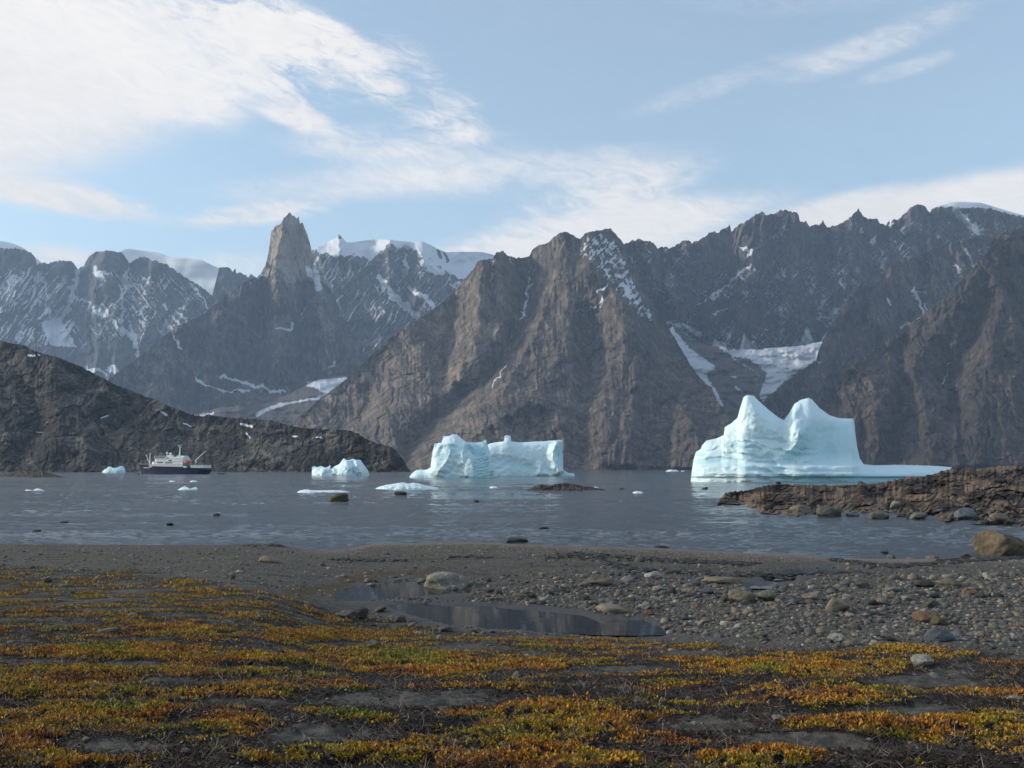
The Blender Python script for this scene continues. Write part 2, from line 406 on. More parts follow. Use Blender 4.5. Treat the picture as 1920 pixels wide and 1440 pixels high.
def s_snow(x, y, up):
    rl = L(rockline, x) + 5 * fbm(x / 9, y / 9, 3, 15)
    s = np.where(y < rl, 1.3, 0.24 + .50 * np.maximum(streak(x, y, -36, 4, 34, 37), streak(x, y, 30, 4, 30, 38) - .2))
    rk = spots(x, y, [([(822, 468), (826, 482)], 4, 1), ([(835, 476), (839, 490)], 3, 1), ([(636, 438), (638, 447)], 3.2, 1)], 6, 2)
    s = np.where(rk > .3, -1, s)
    return np.maximum(s, spots(x, y, [([(792, 468), (806, 500), (822, 510)], 14, 1), ([(710, 520), (735, 552), (760, 575), (785, 597)], 9, 1), ([(762, 480), (758, 520)], 4, .9), ([(765, 540), (800, 560), (815, 578)], 7, .9), ([(845, 530), (860, 535)], 8, .8)], 6)) * (1 - .7 * (rk > .3))
sheet('mountain', C_snow, [(560, 8300), (800, 8300), (1000, 8600)], [(560, 7000), (1000, 7000)], M_far, d_snow, s_snow, None, 1.5, 1.4, .7, 9., 14, label='snow capped peaks with white summits right of the granite spire')

# spire massif -----------------------------------------------------------------------
def d_massif(x, y, u):
    D = relief(x, y, 2, 52, 50, 22, .10) * (1 - .55 * sst(640, 720, y)) + relief(x, y, 40, 30, 12, 27, .25) + slabs(x, y, 26, 18, 451, .15, .35)
    D = D * np.where((x > 500) & (x < 590) & (y < 500), .45, 1)
    D = D + ribs(x, y, [([(536, 400), (524, 455), (514, 505), (520, 560)], 34, -230), ([(566, 418), (578, 470), (590, 520), (600, 600), (612, 680)], 36, -120), ([(545, 520), (540, 600), (520, 690)], 44, -120), ([(470, 525), (430, 600), (400, 660), (385, 700)], 55, -150),
                        ([(333, 612), (320, 660), (300, 710), (290, 750)], 60, -190), ([(500, 540), (490, 620), (480, 690)], 30, 140), ([(570, 540), (568, 620), (560, 700)], 20, 110), ([(445, 640), (450, 690)], 26, 110), ([(625, 590), (650, 660), (660, 700)], 40, -110)])
    return D
def s_massif(x, y, up):
    cr = L(C_massif, x)
    top = sst(300, 340, x) * (1 - sst(478, 505, x)) * np.clip(1 - (y - cr) / 60, 0, 1)
    s = .42 * top + .35 * streak(x, y, -35, 3.5, 24, 41) * (top > 0) - .12
    s = np.maximum(s, spots(x, y, [([(578, 505), (595, 525)], 9, .95), ([(590, 500), (597, 540)], 8, .85), ([(523, 614), (545, 620), (548, 608)], 4, .9), ([(412, 705), (440, 712), (470, 720), (498, 728), (530, 735)], 4, 1), ([(366, 708), (385, 722), (420, 732), (470, 733)], 2.6, .95),
                                   ([(575, 720), (640, 710)], 8, .6), ([(615, 690), (630, 682)], 3, .8), ([(320, 622), (340, 655)], 3, .8), ([(484, 520), (497, 515)], 5, .9), ([(640, 620), (700, 650)], 4, .5), ([(565, 590), (572, 575)], 3, .7)], 8, 5))
    return s
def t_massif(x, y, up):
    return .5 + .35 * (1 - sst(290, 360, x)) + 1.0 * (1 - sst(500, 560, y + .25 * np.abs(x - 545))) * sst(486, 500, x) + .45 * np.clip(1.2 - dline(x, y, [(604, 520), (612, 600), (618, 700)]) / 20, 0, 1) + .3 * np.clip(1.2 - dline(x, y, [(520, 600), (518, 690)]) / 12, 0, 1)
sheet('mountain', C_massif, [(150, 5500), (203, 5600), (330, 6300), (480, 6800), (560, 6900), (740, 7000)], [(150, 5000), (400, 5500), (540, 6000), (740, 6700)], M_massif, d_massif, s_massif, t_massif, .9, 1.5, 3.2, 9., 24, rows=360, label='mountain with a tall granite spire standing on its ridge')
# small rock tower by the ice dome
sheet('rock_tower', [(396, 560), (408, 515), (411, 501), (428, 500), (433, 505), (436, 509), (442, 503), (443, 513), (450, 510), (462, 517), (466, 520), (470, 513), (480, 520), (492, 540), (505, 580)], [(396, 9300), (505, 9300)], [(396, 9000), (505, 9000)], M_far,
      lambda x, y, u: relief(x, y, 2, 22, 40, 61, .25), None, None, 1.2, 1.4, 1.5, 5., 62, label='small rock tower on the ridge left of the spire')

# glacier valley below the spire -----------------------------------------------------
def d_val(x, y, u): return fbm(x / 50, y / 14, 4, 71) * 45
def s_val(x, y, up):
    return spots(x, y, [([(478, 776), (490, 768), (520, 757), (560, 750), (595, 744), (612, 738), (600, 748), (540, 758), (500, 772), (482, 784)], 4, 11), ([(568, 722), (600, 712), (660, 706), (690, 706), (640, 728), (612, 738), (590, 728)], 5, 11),
                        ([(370, 779), (400, 775)], 3, .8), ([(440, 745), (500, 738)], 2.2, .7)], 9, 4)
sheet('valley', [(340, 790), (370, 775), (410, 764), (450, 758), (500, 750), (540, 740), (575, 722), (600, 710), (650, 704), (720, 700)], [(340, 4950), (450, 5100), (540, 5500), (720, 6200)], [(340, 4300), (720, 4300)], M_valley, d_val, s_val, None, 1.6, 1., .8, 12., 72,
      toe=[(340, 860), (720, 860)], label='moraine valley with a curved strip of glacier ice below the spire')

# right hand wall --------------------------------------------------------------------
def d_wall(x, y, u):
    D = relief(x, y, -3, 66, 108, 32, .12) + relief(x, y, 14, 26, 20, 36, .2) + slabs(x, y, 30, 30, 447, .2, .45)
    return D + ribs(x, y, [([(1300, 455), (1310, 520), (1330, 600)], 40, -110), ([(1420, 400), (1405, 470), (1400, 560), (1410, 640)], 50, -150), ([(1480, 395), (1490, 480), (1500, 600)], 50, -130), ([(1610, 390), (1600, 450), (1590, 540)], 45, -130), ([(1720, 385), (1715, 440), (1690, 490)], 34, -170), ([(1744, 398), (1740, 440), (1745, 465)], 14, 160),
                           ([(1372, 433), (1370, 500), (1372, 600)], 22, 110), ([(1450, 400), (1452, 470), (1455, 560)], 20, 120), ([(1550, 425), (1545, 480), (1560, 560)], 30, 120), ([(1660, 420), (1650, 480)], 26, 110), ([(1200, 450), (1230, 520), (1280, 590)], 40, -120), ([(1183, 470), (1195, 520), (1240, 590)], 16, 100), ([(1800, 390), (1830, 440)], 60, -90)])
def s_wall(x, y, up):
    n = -streak(x, y, 50, 3.6, 22, 43); n2 = -streak(x, y, -42, 3.6, 22, 47)
    lowc = fbm(x / 60, y / 60, 3, 49)
    s = .16 - .48 * np.minimum(n, n2) + .34 * lowc + .35 * (up - .42) + .16 * sst(1760, 1830, x) - .25 * (1 - sst(10, 40, y - L(C_wall, x)))
    s = np.minimum(s, .62)
    return np.maximum(s, spots(x, y, [([(1382, 662), (1396, 626), (1414, 662)], 4, 11), ([(1496, 660), (1512, 611), (1534, 655)], 4, 11), ([(1334, 660), (1339, 634), (1372, 662)], 4, 11), ([(1532, 650), (1550, 622), (1552, 650)], 4, 11), ([(1743, 402), (1740, 440), (1744, 465)], 4, 1), ([(1742, 450), (1745, 470)], 6, 1), ([(1790, 395), (1815, 420), (1835, 435)], 12, .9), ([(1667, 416), (1675, 418), (1672, 424)], 6, 1), ([(1404, 500), (1380, 520), (1355, 542), (1335, 560)], 4, .9), ([(1362, 580), (1340, 590)], 4, .7),
                                      ([(1255, 605), (1290, 615), (1310, 625)], 6, .75), ([(1222, 590), (1250, 618)], 4, .9), ([(1180, 480), (1190, 520)], 5, .8), ([(1388, 462), (1410, 470), (1395, 485)], 6, .75), ([(1611, 435), (1616, 434)], 5, 1), ([(1635, 455), (1640, 440)], 4, .8), ([(1656, 490), (1652, 505), (1663, 508)], 4, .9), ([(1577, 525), (1583, 540)], 5, .85), ([(1545, 595), (1565, 598)], 5, .8)], 10))
sheet('mountain_range', C_wall, [(1080, 5900), (1300, 6400), (1700, 6500), (2080, 6400)], [(1080, 5500), (1300, 5800), (1560, 5800), (2080, 5500)], M_wall, d_wall, s_wall, None, 1.15, 1.5, 4.2, 11., 34, rows=330, label='dark jagged rock wall dusted with snow across the right')

# glacier between the central mountain and the right ---------------------------------
def d_gl(x, y, u): return fbm(x / 40, y / 16, 4, 81) * 40
def s_gl(x, y, up):
    cv = .55 * np.clip(ridged(x / 11 + .4 * y / 11, y / 4.5, 3, 85) - .95, 0, 1) + .30 * np.clip(fbm(x / 22, y / 9, 4, 87), 0, 1)
    return -cv + spots(x, y, [([(1252, 620), (1261, 612), (1281, 638), (1304, 660), (1336, 683), (1345, 691), (1325, 700), (1345, 735), (1358, 765), (1348, 760), (1333, 728), (1308, 706), (1295, 690)], 4, 11),
                        ([(1338, 640), (1366, 656), (1386, 654), (1396, 629), (1412, 652), (1430, 656), (1440, 640), (1470, 648), (1516, 643), (1512, 614), (1530, 632), (1552, 626), (1550, 690), (1500, 694), (1472, 715), (1452, 735), (1431, 754), (1423, 746), (1430, 722), (1436, 700), (1424, 688), (1400, 672), (1376, 670), (1352, 656)], 5, 11),
                        ([(1353, 655), (1400, 690), (1425, 700)], 7, .55), ([(1378, 725), (1390, 735)], 4, .8), ([(1368, 708), (1376, 705)], 3, .8), ([(1400, 690), (1420, 720)], 5, .5)], 12, 5)
sheet('glacier', [(1200, 640), (1245, 616), (1262, 612), (1290, 632), (1320, 646), (1350, 650), (1400, 655), (1450, 652), (1500, 648), (1540, 640), (1600, 620)], [(1200, 5500), (1600, 5700)], [(1200, 4300), (1600, 4500)], M_valley, d_gl, s_gl, None, 1.5, 1., 1., 9., 82,
      label='small white glacier spilling between the central and right mountains')

# central mountain -------------------------------------------------------------------
def d_cent(x, y, u):
    fan = np.interp(x, [560, 860, 1000, 1150, 1300], [38, 20, 17, 2, -16])
    D = relief(x, y, fan, 84, 36, 42, .12, org=(1110, 430)) + relief(x, y, fan, 24, 6.5, 46, .25, org=(1110, 430))
    D = D + slabs(x, y, 40, 26, 431, .4) * sst(520, 700, y) + slabs(x, y, 30, 12, 433, .3) * (1 - sst(520, 700, y))
    D = D * (1 - .7 * np.clip(1.2 - dline(x, y, [(943, 680), (895, 728), (830, 765), (790, 805), (760, 860)]) / 34, 0, 1))
    D = D + ribs(x, y, [([(905, 488), (902, 540), (896, 600), (885, 650), (860, 700)], 42, -140), ([(940, 472), (940, 540), (938, 600), (925, 650)], 26, -70), ([(1000, 475), (993, 527), (985, 580), (962, 633), (940, 670), (900, 722), (840, 762), (780, 820), (755, 870)], 34, 190),
                        ([(852, 548), (848, 590), (845, 650), (830, 690)], 16, 90), ([(918, 490), (922, 560), (935, 600)], 11, 60), ([(1058, 436), (1048, 500), (1030, 560), (1005, 625), (975, 680), (940, 740)], 48, -150), ([(1088, 520), (1072, 600), (1045, 680), (1005, 725), (960, 775), (900, 810), (850, 860)], 50, -150),
                        ([(1107, 590), (1106, 660), (1108, 700), (1095, 780), (1092, 875)], 34, 170), ([(1104, 438), (1108, 508), (1140, 536), (1162, 566), (1192, 612), (1218, 662), (1245, 706), (1280, 765), (1308, 820), (1325, 876)], 90, -400), ([(1165, 600), (1180, 690), (1185, 780), (1180, 876)], 85, -150), ([(1180, 680), (1177, 747), (1152, 800), (1140, 860)], 12, 45),
                        ([(767, 612), (782, 670), (772, 740), (725, 790), (680, 830), (640, 876)], 60, -110), ([(700, 700), (690, 760), (640, 800)], 40, 60), ([(960, 770), (1000, 748), (1028, 768), (1040, 800)], 30, -80), ([(1030, 780), (1040, 840), (1030, 876)], 26, 70), ([(870, 640), (880, 700), (860, 740)], 20, 50), ([(1150, 440), (1190, 530), (1240, 620)], 30, 60)])
    return D
def s_cent(x, y, up):
    reg = [(1095, 437), (1130, 430), (1160, 448), (1185, 505), (1232, 605), (1200, 600), (1165, 560), (1135, 530), (1108, 495), (1075, 480)]
    r = np.clip(.5 + sdpoly(x, y, reg) / 20, 0, 1)
    n = streak(x, y, -42, 3.4, 30, 44) ; n2 = streak(x, y, 20, 5, 18, 45)
    s = r * (.46 + .34 * fbm(x / 12, y / 9, 4, 48) + .40 * n + .25 * n2) - .3 * (1 - r)
    s = np.minimum(s, .75)
    return np.maximum(s, spots(x, y, [([(992, 520), (985, 575), (978, 600)], 3.2, .85), ([(1003, 530), (990, 545)], 3, .7), ([(925, 505), (922, 535)], 4, .6), ([(1120, 545), (1138, 536)], 3.5, .9), ([(1085, 585), (1105, 578), (1132, 566)], 2.6, .85), ([(1130, 560), (1128, 575)], 4, .7), ([(950, 678), (938, 700), (920, 725)], 2.5, .65), ([(913, 486), (925, 488), (920, 500)], 4, .7), ([(955, 485), (962, 495)], 4, .6), ([(1165, 535), (1185, 556)], 8, .9)], 13, 5))
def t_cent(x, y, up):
    return .58 + .30 * (1 - sst(880, 1010, x)) * sst(470, 520, y) - .35 * np.clip(1.2 - dline(x, y, [(943, 680), (895, 728), (830, 765), (790, 805), (760, 860)]) / 26, 0, 1) - .18 * sst(1120, 1250, x)  # right flank darkened in the tint to deepen its shaded side
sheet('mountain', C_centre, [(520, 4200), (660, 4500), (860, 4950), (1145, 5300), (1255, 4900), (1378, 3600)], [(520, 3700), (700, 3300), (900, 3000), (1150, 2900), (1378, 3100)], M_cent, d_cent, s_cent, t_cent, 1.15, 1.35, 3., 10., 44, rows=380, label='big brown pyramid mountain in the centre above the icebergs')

# right mountains --------------------------------------------------------------------
def d_pil(x, y, u):
    return relief(x, y, 8, 56, 70, 52, .13) + relief(x, y, 20, 24, 11, 56, .22) + ribs(x, y, [([(1600, 560), (1575, 620), (1560, 690), (1530, 740)], 36, -150), ([(1640, 532), (1632, 600), (1610, 680)], 30, -100), ([(1622, 550), (1615, 620)], 16, 90), ([(1700, 490), (1690, 560), (1660, 620)], 40, -110), ([(1735, 500), (1730, 560)], 24, 110)])
def s_pil(x, y, up):
    n = -streak(x, y, 45, 3.6, 20, 57)
    s = .02 - .40 * n + .3 * (up - .4) + .18 * sst(1690, 1760, x) * (1 - sst(560, 640, y))
    return np.maximum(np.minimum(s, .6), spots(x, y, [([(1713, 543), (1722, 560), (1730, 590)], 4, .9), ([(1690, 615), (1710, 606), (1725, 598)], 5, .95), ([(1735, 570), (1738, 580)], 4, .8), ([(1712, 543), (1735, 549)], 3, .8), ([(1665, 560), (1672, 572)], 4, .7), ([(1628, 595), (1630, 605)], 4, .6), ([(1790, 500), (1800, 510)], 6, .7), ([(1815, 470), (1825, 500)], 6, .75), ([(1525, 665), (1535, 680)], 5, .6)], 14, 5))
sheet('mountain', C_pillar, [(1395, 4400), (1530, 4900), (1700, 5400), (2080, 5300)], [(1395, 4100), (1530, 4100), (2080, 4300)], M_wall, d_pil, s_pil, None, 1.5, 1.4, 1.8, 8., 54, label='brown rock buttress standing right of the glacier')
def d_right(x, y, u):
    return slabs(x, y, 36, 20, 441, .3) + relief(x, y, 16, 64, 40, 62, .14) + relief(x, y, 10, 24, 8, 66, .25) + ribs(x, y, [([(1860, 455), (1800, 560), (1740, 640), (1680, 720), (1600, 800), (1560, 876)], 70, -180), ([(1905, 432), (1890, 540), (1860, 640), (1840, 760), (1820, 876)], 60, -130), ([(1600, 690), (1640, 720), (1650, 800), (1640, 876)], 34, -110), ([(1690, 650), (1692, 700), (1690, 760), (1670, 830), (1660, 876)], 24, 120),
                        ([(1735, 752), (1738, 800), (1745, 876)], 46, -130), ([(1790, 740), (1810, 820), (1812, 876)], 20, 90), ([(1770, 650), (1785, 720), (1800, 790)], 28, 80), ([(1850, 560), (1820, 640), (1790, 700)], 30, 110), ([(1900, 700), (1890, 800), (1880, 876)], 34, -80)])
def s_right(x, y, up):
    return spots(x, y, [([(1778, 680), (1775, 700), (1768, 722)], 2.6, .75), ([(1806, 840), (1812, 860)], 3, .45), ([(1870, 440), (1890, 442)], 4, .6), ([(1640, 655), (1660, 640)], 2, .5)], 16, 4) - .1
def t_right(x, y, up): return .5 + .2 * np.clip(1.2 - dline(x, y, [(1735, 770), (1745, 876)]) / 40, 0, 1) + .15 * np.clip(1.2 - dline(x, y, [(1600, 700), (1640, 760)]) / 40, 0, 1)
sheet('mountain', C_right, [(1330, 3300), (1530, 3500), (1700, 4000), (2080, 4200)], [(1330, 3050), (1530, 2900), (2080, 2600)], M_right, d_right, s_right, t_right, 1.5, 1.35, 1.6, 8., 64, label='dark brown mountain slope rising at the right edge')

# left hill --------------------------------------------------------------------------
def d_hill(x, y, u):
    D = slabs(x, y, 52, 15., 443, .6, .9) + slabs(x, y, 22, 4., 445, .4, .8) + relief(x, y, 22, 64, 15, 72, .35) + relief(x, y, -30, 20, 4.6, 76, .4) + relief(x, y, 5, 9, 1.6, 79, .4)
    return D + ribs(x, y, [([(90, 690), (110, 760), (90, 830)], 60, -62), ([(200, 720), (150, 780), (160, 860)], 40, -50), ([(240, 740), (235, 790), (180, 830)], 26, 55), ([(60, 740), (80, 800), (40, 850)], 34, 60), ([(330, 770), (310, 820), (300, 880)], 40, -34), ([(690, 830), (720, 860), (740, 884)], 30, -14), ([(480, 800), (500, 840), (520, 880)], 40, -14)])
def s_hill(x, y, up):
    return spots(x, y, [([(52, 666), (64, 667)], 3, .9), ([(70, 665), (76, 667)], 2.4, .9), ([(190, 783), (203, 779)], 3, .8), ([(302, 772), (313, 779)], 3, .9), ([(345, 794), (358, 799)], 2.4, .85), ([(366, 778), (384, 779)], 2.6, .7), ([(452, 796), (472, 799)], 4.5, .8), ([(462, 812), (468, 822)], 2.6, .8), ([(550, 818), (558, 819)], 2.4, .9), ([(592, 820), (604, 821)], 2.2, .9), ([(68, 810), (80, 811)], 2, .7), ([(130, 813), (138, 812)], 2, .6), ([(250, 810), (256, 810)], 2, .6), ([(5, 637), (20, 640)], 2.6, .7)], 17, 1.5) - .1
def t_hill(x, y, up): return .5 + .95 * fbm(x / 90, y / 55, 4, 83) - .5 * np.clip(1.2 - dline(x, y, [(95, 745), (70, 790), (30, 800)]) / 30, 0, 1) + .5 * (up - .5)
sheet('hill', C_hill, [(-180, 2150), (0, 2050), (360, 1800), (640, 1560), (774, 1400)], [(-180, 1300), (400, 1330), (774, 1340)], M_hill, d_hill, s_hill, t_hill, 1.1, 1.2, 2.2, 8., 74, label='dark bare rock hill behind the ship')

# ------------------------------------------------------------------ sea
def sea_mat():
    m, t = newmat('sea water')
    co = t.obj()
    n2 = t.noise(co, 2.4, 6, .72, (.4, 1, 1), .2)
    n1 = t.noise(co, .5, 4, .65, (.3, 1, 1), .2)
    lane = t.noise(co, .030, 5, .6, (.10, 1, 1), .3)
    h = t.m('ADD', t.m('MULTIPLY', n2, .20), t.m('MULTIPLY', n1, .40))
    nb = t.n('ShaderNodeBump', {'Height': h, 'Strength': .7, 'Distance': 1.4}).outputs[0]
    t.out((.066, .082, .096), t.rng(lane, .40, .64, .05, .16), nb, **{'IOR': 1.333})
    return m
def waves(x, Y):
    gust = sst(-.35, .45, fbm(x / 90, Y / 26, 4, 401))
    a = .55 + 1.15 * gust
    wx = x + 1.5 * fbm(x / 6, Y / 4, 2, 403)
    h = .080 * gn(wx / 2.4, Y / 1.05, 405) + .045 * gn(wx / 1.0, Y / .5, 406) + .085 * gn(wx / 8., Y / 3.1, 407)
    h = h + sst(120, 260, Y) * 0.17 * gn(wx / 12, Y / 9., 408) + sst(320, 600, Y) * 0.22 * gn(wx / 30, Y / 28., 409)
    return h * a * (1 - sst(900, 1300, Y)) * sst(45, 75, Y + 0 * x)
pyr = np.arange(1062, 881.2, -.42)
b_ = ray(960 + 0 * pyr, pyr)[1]
ys = np.concatenate([[-400, -40, 15, 35], -CH / b_, np.geomspace(3200, 13500, 14)])
ys = np.unique(ys)
tx = np.concatenate([-np.geomspace(3., .66, 10), np.linspace(-.64, .64, 900), np.geomspace(.66, 3., 10)])
GXs = tx[None] * np.maximum(ys, 60.)[:, None]; GYs = ys[:, None] + 0 * GXs
sea = link('sea', mesh_np('sea', np.stack([GXs, GYs, waves(GXs, GYs)], -1).reshape(-1, 3), grid_faces(len(ys), len(tx))), sea_mat())
tag(sea, 'rippled grey blue fjord water', kind='structure')

# ------------------------------------------------------------------ foreground ground
SHORE = [(-300, 1019), (0, 1020), (200, 1022), (400, 1022), (480, 1020), (520, 1020), (545, 1027), (590, 1033), (640, 1031), (700, 1021), (870, 1018), (960, 1021), (1100, 1026), (1250, 1029), (1380, 1036), (1500, 1040), (1560, 1046), (1700, 1048), (1800, 1046), (1845, 1044), (1920, 1044), (2300, 1046)]
PROF_C = [(-25, 3.7), (0, 3.32), (4, 3.22), (6, 3.12), (10, 2.76), (14, 2.24), (20, 1.42), (25.5, .70), (28, .55), (32, .53), (48, .52), (80, .45)]
PROF_L = [(-25, 3.7), (0, 3.32), (4, 3.22), (6, 3.12), (10, 2.80), (16, 2.25), (24, 1.65), (34, 1.12), (45, .75), (56, .45), (80, .3)]
POOLS = [[(640, 1118), (655, 1106), (672, 1101), (720, 1092), (775, 1088), (800, 1098), (840, 1103), (885, 1104), (880, 1110), (800, 1114), (760, 1120), (727, 1124), (660, 1123)],
         [(722, 1134), (755, 1130), (793, 1129), (830, 1134), (860, 1136), (910, 1134), (960, 1141), (1043, 1146), (1093, 1153), (1127, 1163), (1165, 1161), (1203, 1160), (1240, 1172), (1268, 1180), (1240, 1187), (1160, 1187), (1110, 1186), (993, 1179), (927, 1176), (860, 1172), (810, 1161), (760, 1148)],
         [(1432, 1079), (1460, 1077), (1492, 1079), (1490, 1085), (1455, 1087), (1435, 1085)], [(1403, 1094), (1430, 1091), (1450, 1094), (1440, 1102), (1412, 1102)],
         [(1500, 1068), (1540, 1066), (1570, 1069), (1545, 1073), (1505, 1073)], [(1150, 1078), (1195, 1075), (1220, 1079), (1195, 1084), (1155, 1083)],
         [(1290, 1081), (1312, 1079), (1318, 1085), (1300, 1088)]]
ZP = .5
def shoreY(px):
    a, b = ray(0 * px + 960, L(SHORE, px))
    return -CH / b
def zg0(x, Y):
    """smooth ground"""
    Yp = np.maximum(Y, 2.5)
    px = 960 + F * x / (Yp * CP - 3.5 * SP)
    px = np.clip(px, -600, 2500)
    w = 1 - sst(430, 720, px) + .30 * sst(1250, 1500, px)
    z = L(PROF_C, Y) * (1 - w) + L(PROF_L, Y) * w
    ys_ = shoreY(px)
    z = z + .20 * np.exp(-((Y - ys_ + 5) / 3.) ** 2) * sst(640, 720, px) * (1 - sst(1350, 1500, px)) + .22 * np.exp(-((Y - ys_ + 3) / 2.) ** 2) * np.exp(-((px - 530) / 45) ** 2)
    lim = (ys_ - Y) * .085
    k = .12
    return -np.log(np.exp(-np.clip(z, -9, 9) / k) + np.exp(-np.clip(lim, -5, 9) / k)) * k
def hit(px, py):
    """point of the ground seen at a pixel"""
    a, b = ray(px, py)
    lo = np.full(np.shape(a), 2.6); hi = np.full(np.shape(a), 95.)
    for _ in range(34):
        md = (lo + hi) / 2
        below = CH + b * md < zg0(a * md, md)
        hi = np.where(below, md, hi); lo = np.where(below, lo, md)
    Y = (lo + hi) / 2
    return a * Y, Y, zg0(a * Y, Y)
def poolsd(px, py):
    s = np.full(np.shape(px), -99.)
    wx = px + 3.5 * fbm(px / 16, py / 7, 3, 111); wy = py + 1.6 * fbm(px / 16, py / 7, 3, 117)
    for pl in POOLS: s = np.maximum(s, sdpoly(wx, wy, pl))
    return s
def hummock(x, Y):
    near = 1 - sst(22, 30, Y)
    return (.058 * fbm(x / 1.7, Y / 1.1, 4, 121) + .03 * fbm(x / .35, Y / .3, 3, 127)) * near + (.02 * fbm(x / 1.2, Y / 1.2, 4, 131)) * (1 - near)
def zground(x, Y):
    z = zg0(x, Y)
    Yp = np.maximum(Y, 3)
    px, py = proj(x, Yp, np.maximum(z, .45))
    sd = poolsd(px, py)
    flat = sst(24, 30, Y) 
    zz = z + hummock(x, Y) * sst(-.05, .25, z)
    # pools lie in hollows of the flat
    inside = sst(-14, 3, sd)
    zz = np.where(sd > -40, zz * (1 - inside) + (ZP - .012 * np.clip(sd, -8, 6)) * inside, zz)
    return zz
def pix(x, Y, z): return proj(x, np.maximum(Y, 2.5), z)

VEGLIM = [(-900, 1045), (0, 1052), (300, 1066), (480, 1096), (640, 1140), (760, 1160), (900, 1178), (1240, 1195), (1500, 1212), (1700, 1203), (1920, 1226), (2400, 1240)]
GREEN = [(750, 1230, 110, 16), (200, 1218, 60, 9), (1380, 1218, 50, 5), (230, 1330, 60, 12), (700, 1335, 90, 12), (1440, 1258, 40, 10), (1650, 1385, 90, 12)]
BLOBS = [(745, 1230, 120, 16), (640, 1190, 150, 14), (1200, 1188, 160, 7), (1000, 1185, 60, 6), (1450, 1255, 150, 20), (1600, 1310, 110, 24), (1640, 1360, 150, 20), (1700, 1215, 80, 9), (1160, 1350, 80, 12), (820, 1260, 110, 14),
         (520, 1300, 120, 16), (200, 1225, 180, 16), (480, 1235, 130, 12), (120, 1290, 160, 22), (150, 1340, 160, 26), (450, 1360, 90, 24), (1000, 1330, 60, 18), (640, 1340, 110, 18), (330, 1260, 200, 12), (1850, 1270, 80, 10), (40, 1390, 80, 26), (300, 1180, 120, 9), (620, 1420, 160, 18), (1060, 1425, 180, 14), (1440, 1420, 130, 16)]
BARE = [(880, 1310, 130, 16), (1330, 1360, 130, 16), (1480, 1385, 120, 12), (1750, 1275, 130, 16), (450, 1315, 90, 9), (880, 1215, 90, 7), (1100, 1260, 60, 5), (200, 1400, 140, 16), (60, 1240, 100, 5), (1180, 1255, 90, 6), (640, 1208, 60, 5), (1300, 1225, 70, 6), (1700, 1330, 120, 9), (560, 1380, 60, 8), (250, 1245, 60, 6)]
def vegdens(x, Y, z):
    px, py = pix(x, Y, z)
    lim = L(VEGLIM, px) + 4 * fbm(px / 60, px * 0, 3, 141)
    n = .72 * fbm(x / 1.9, Y / 1.1, 4, 143) + .30 * fbm(x / .42, Y / .36, 3, 149)
    b = 0 * px
    for cx, cy, rx, ry in BLOBS: b = np.maximum(b, np.clip(1.25 - np.hypot((px - cx) / rx, (py - cy) / ry), 0, 1))
    q = 0 * px
    for cx, cy, rx, ry in BARE: q = np.maximum(q, np.clip(1.3 - np.hypot((px - cx) / rx, (py - cy) / ry), 0, 1))
    d = n + .85 * b - 1.1 * q + .08
    up_left = (1 - sst(500, 640, px)) * (1 - sst(1120, 1190, py))
    d = d - .02 * up_left
    return np.where(py > lim, d, -2) * sst(0, 12, py - lim) - .8 * (1 - sst(0, 12, py - lim))

T = np.concatenate([np.linspace(-25, 2.5, 30), ])
pyrows = np.arange(1475, 1009, -1.25)
yy = hit(960 + 0 * pyrows, pyrows)[1]
yrow = np.concatenate([np.linspace(-25, 3.5, 24), np.linspace(3.8, yy[0] - .05, 16), yy[yy < 61], np.linspace(61.3, 66, 26), np.linspace(67, 95, 24)])
yrow = np.unique(np.round(yrow, 4))
tcol = np.linspace(-1, 1, 900); tcol = .72 * tcol + .28 * tcol ** 3
W = .92 * np.maximum(yrow, 0) + 5. + .5 * np.maximum(-yrow, 0)
GX = tcol[None] * W[:, None]; GY = yrow[:, None] + 0 * GX
GZ = zground(GX, GY)
gpx, gpy = pix(GX, GY, np.maximum(GZ, .0))
veg = vegdens(GX, GY, GZ)
ysg = shoreY(np.clip(gpx, -300, 2300))
bar = np.exp(-((GY - ysg + 4.5) / 4.) ** 2) * sst(500, 720, gpx)
dark = spots(gpx, gpy, [([(1050, 1040), (1110, 1047), (1160, 1060), (1200, 1070), (1300, 1074), (1400, 1078), (1500, 1070)], 5, 1), ([(1020, 1048), (1110, 1042), (1200, 1048), (1300, 1054), (1400, 1056)], 5, .85), ([(620, 1050), (760, 1052)], 3, .6), ([(1560, 1048), (1620, 1058), (1700, 1062), (1800, 1050), (1920, 1046)], 4, .9), ([(1500, 1072), (1640, 1075)], 4, .7), ([(850, 1045), (1000, 1046)], 2.4, .5)], 19, 6)
brown = spots(gpx, gpy, [([(640, 1088), (720, 1078), (820, 1074)], 9, .9), ([(540, 1110), (620, 1104), (660, 1096)], 10, .9), ([(1290, 1100), (1400, 1075)], 4, .3)], 23, 6)
wet = np.clip(sst(-22, 0, poolsd(gpx, gpy)), 0, 1) * (GY > 22) + np.exp(-np.abs(GZ) / .05) * .8
cob = sst(1080, 1250, gpx) * sst(1062, 1085, gpy) * (1 - sst(1180, 1230, gpy - .05 * (gpx - 1100) * 0)) 
me = mesh_np('ground', np.stack([GX, GY, GZ], -1).reshape(-1, 3), grid_faces(len(yrow), len(tcol)),
             {'veg': veg.ravel(), 'bar': bar.ravel(), 'dark': dark.ravel(), 'brown': brown.ravel(), 'wet': wet.ravel(), 'cob': cob.ravel()})
m, t = newmat('beach soil')
co = t.obj()
n1 = t.noise(co, 1.1, 6, .62, (1, 1.5, 1), .3); n2 = t.noise(co, 9., 8, .7); n3s = t.noise(co, 60., 6, .7)
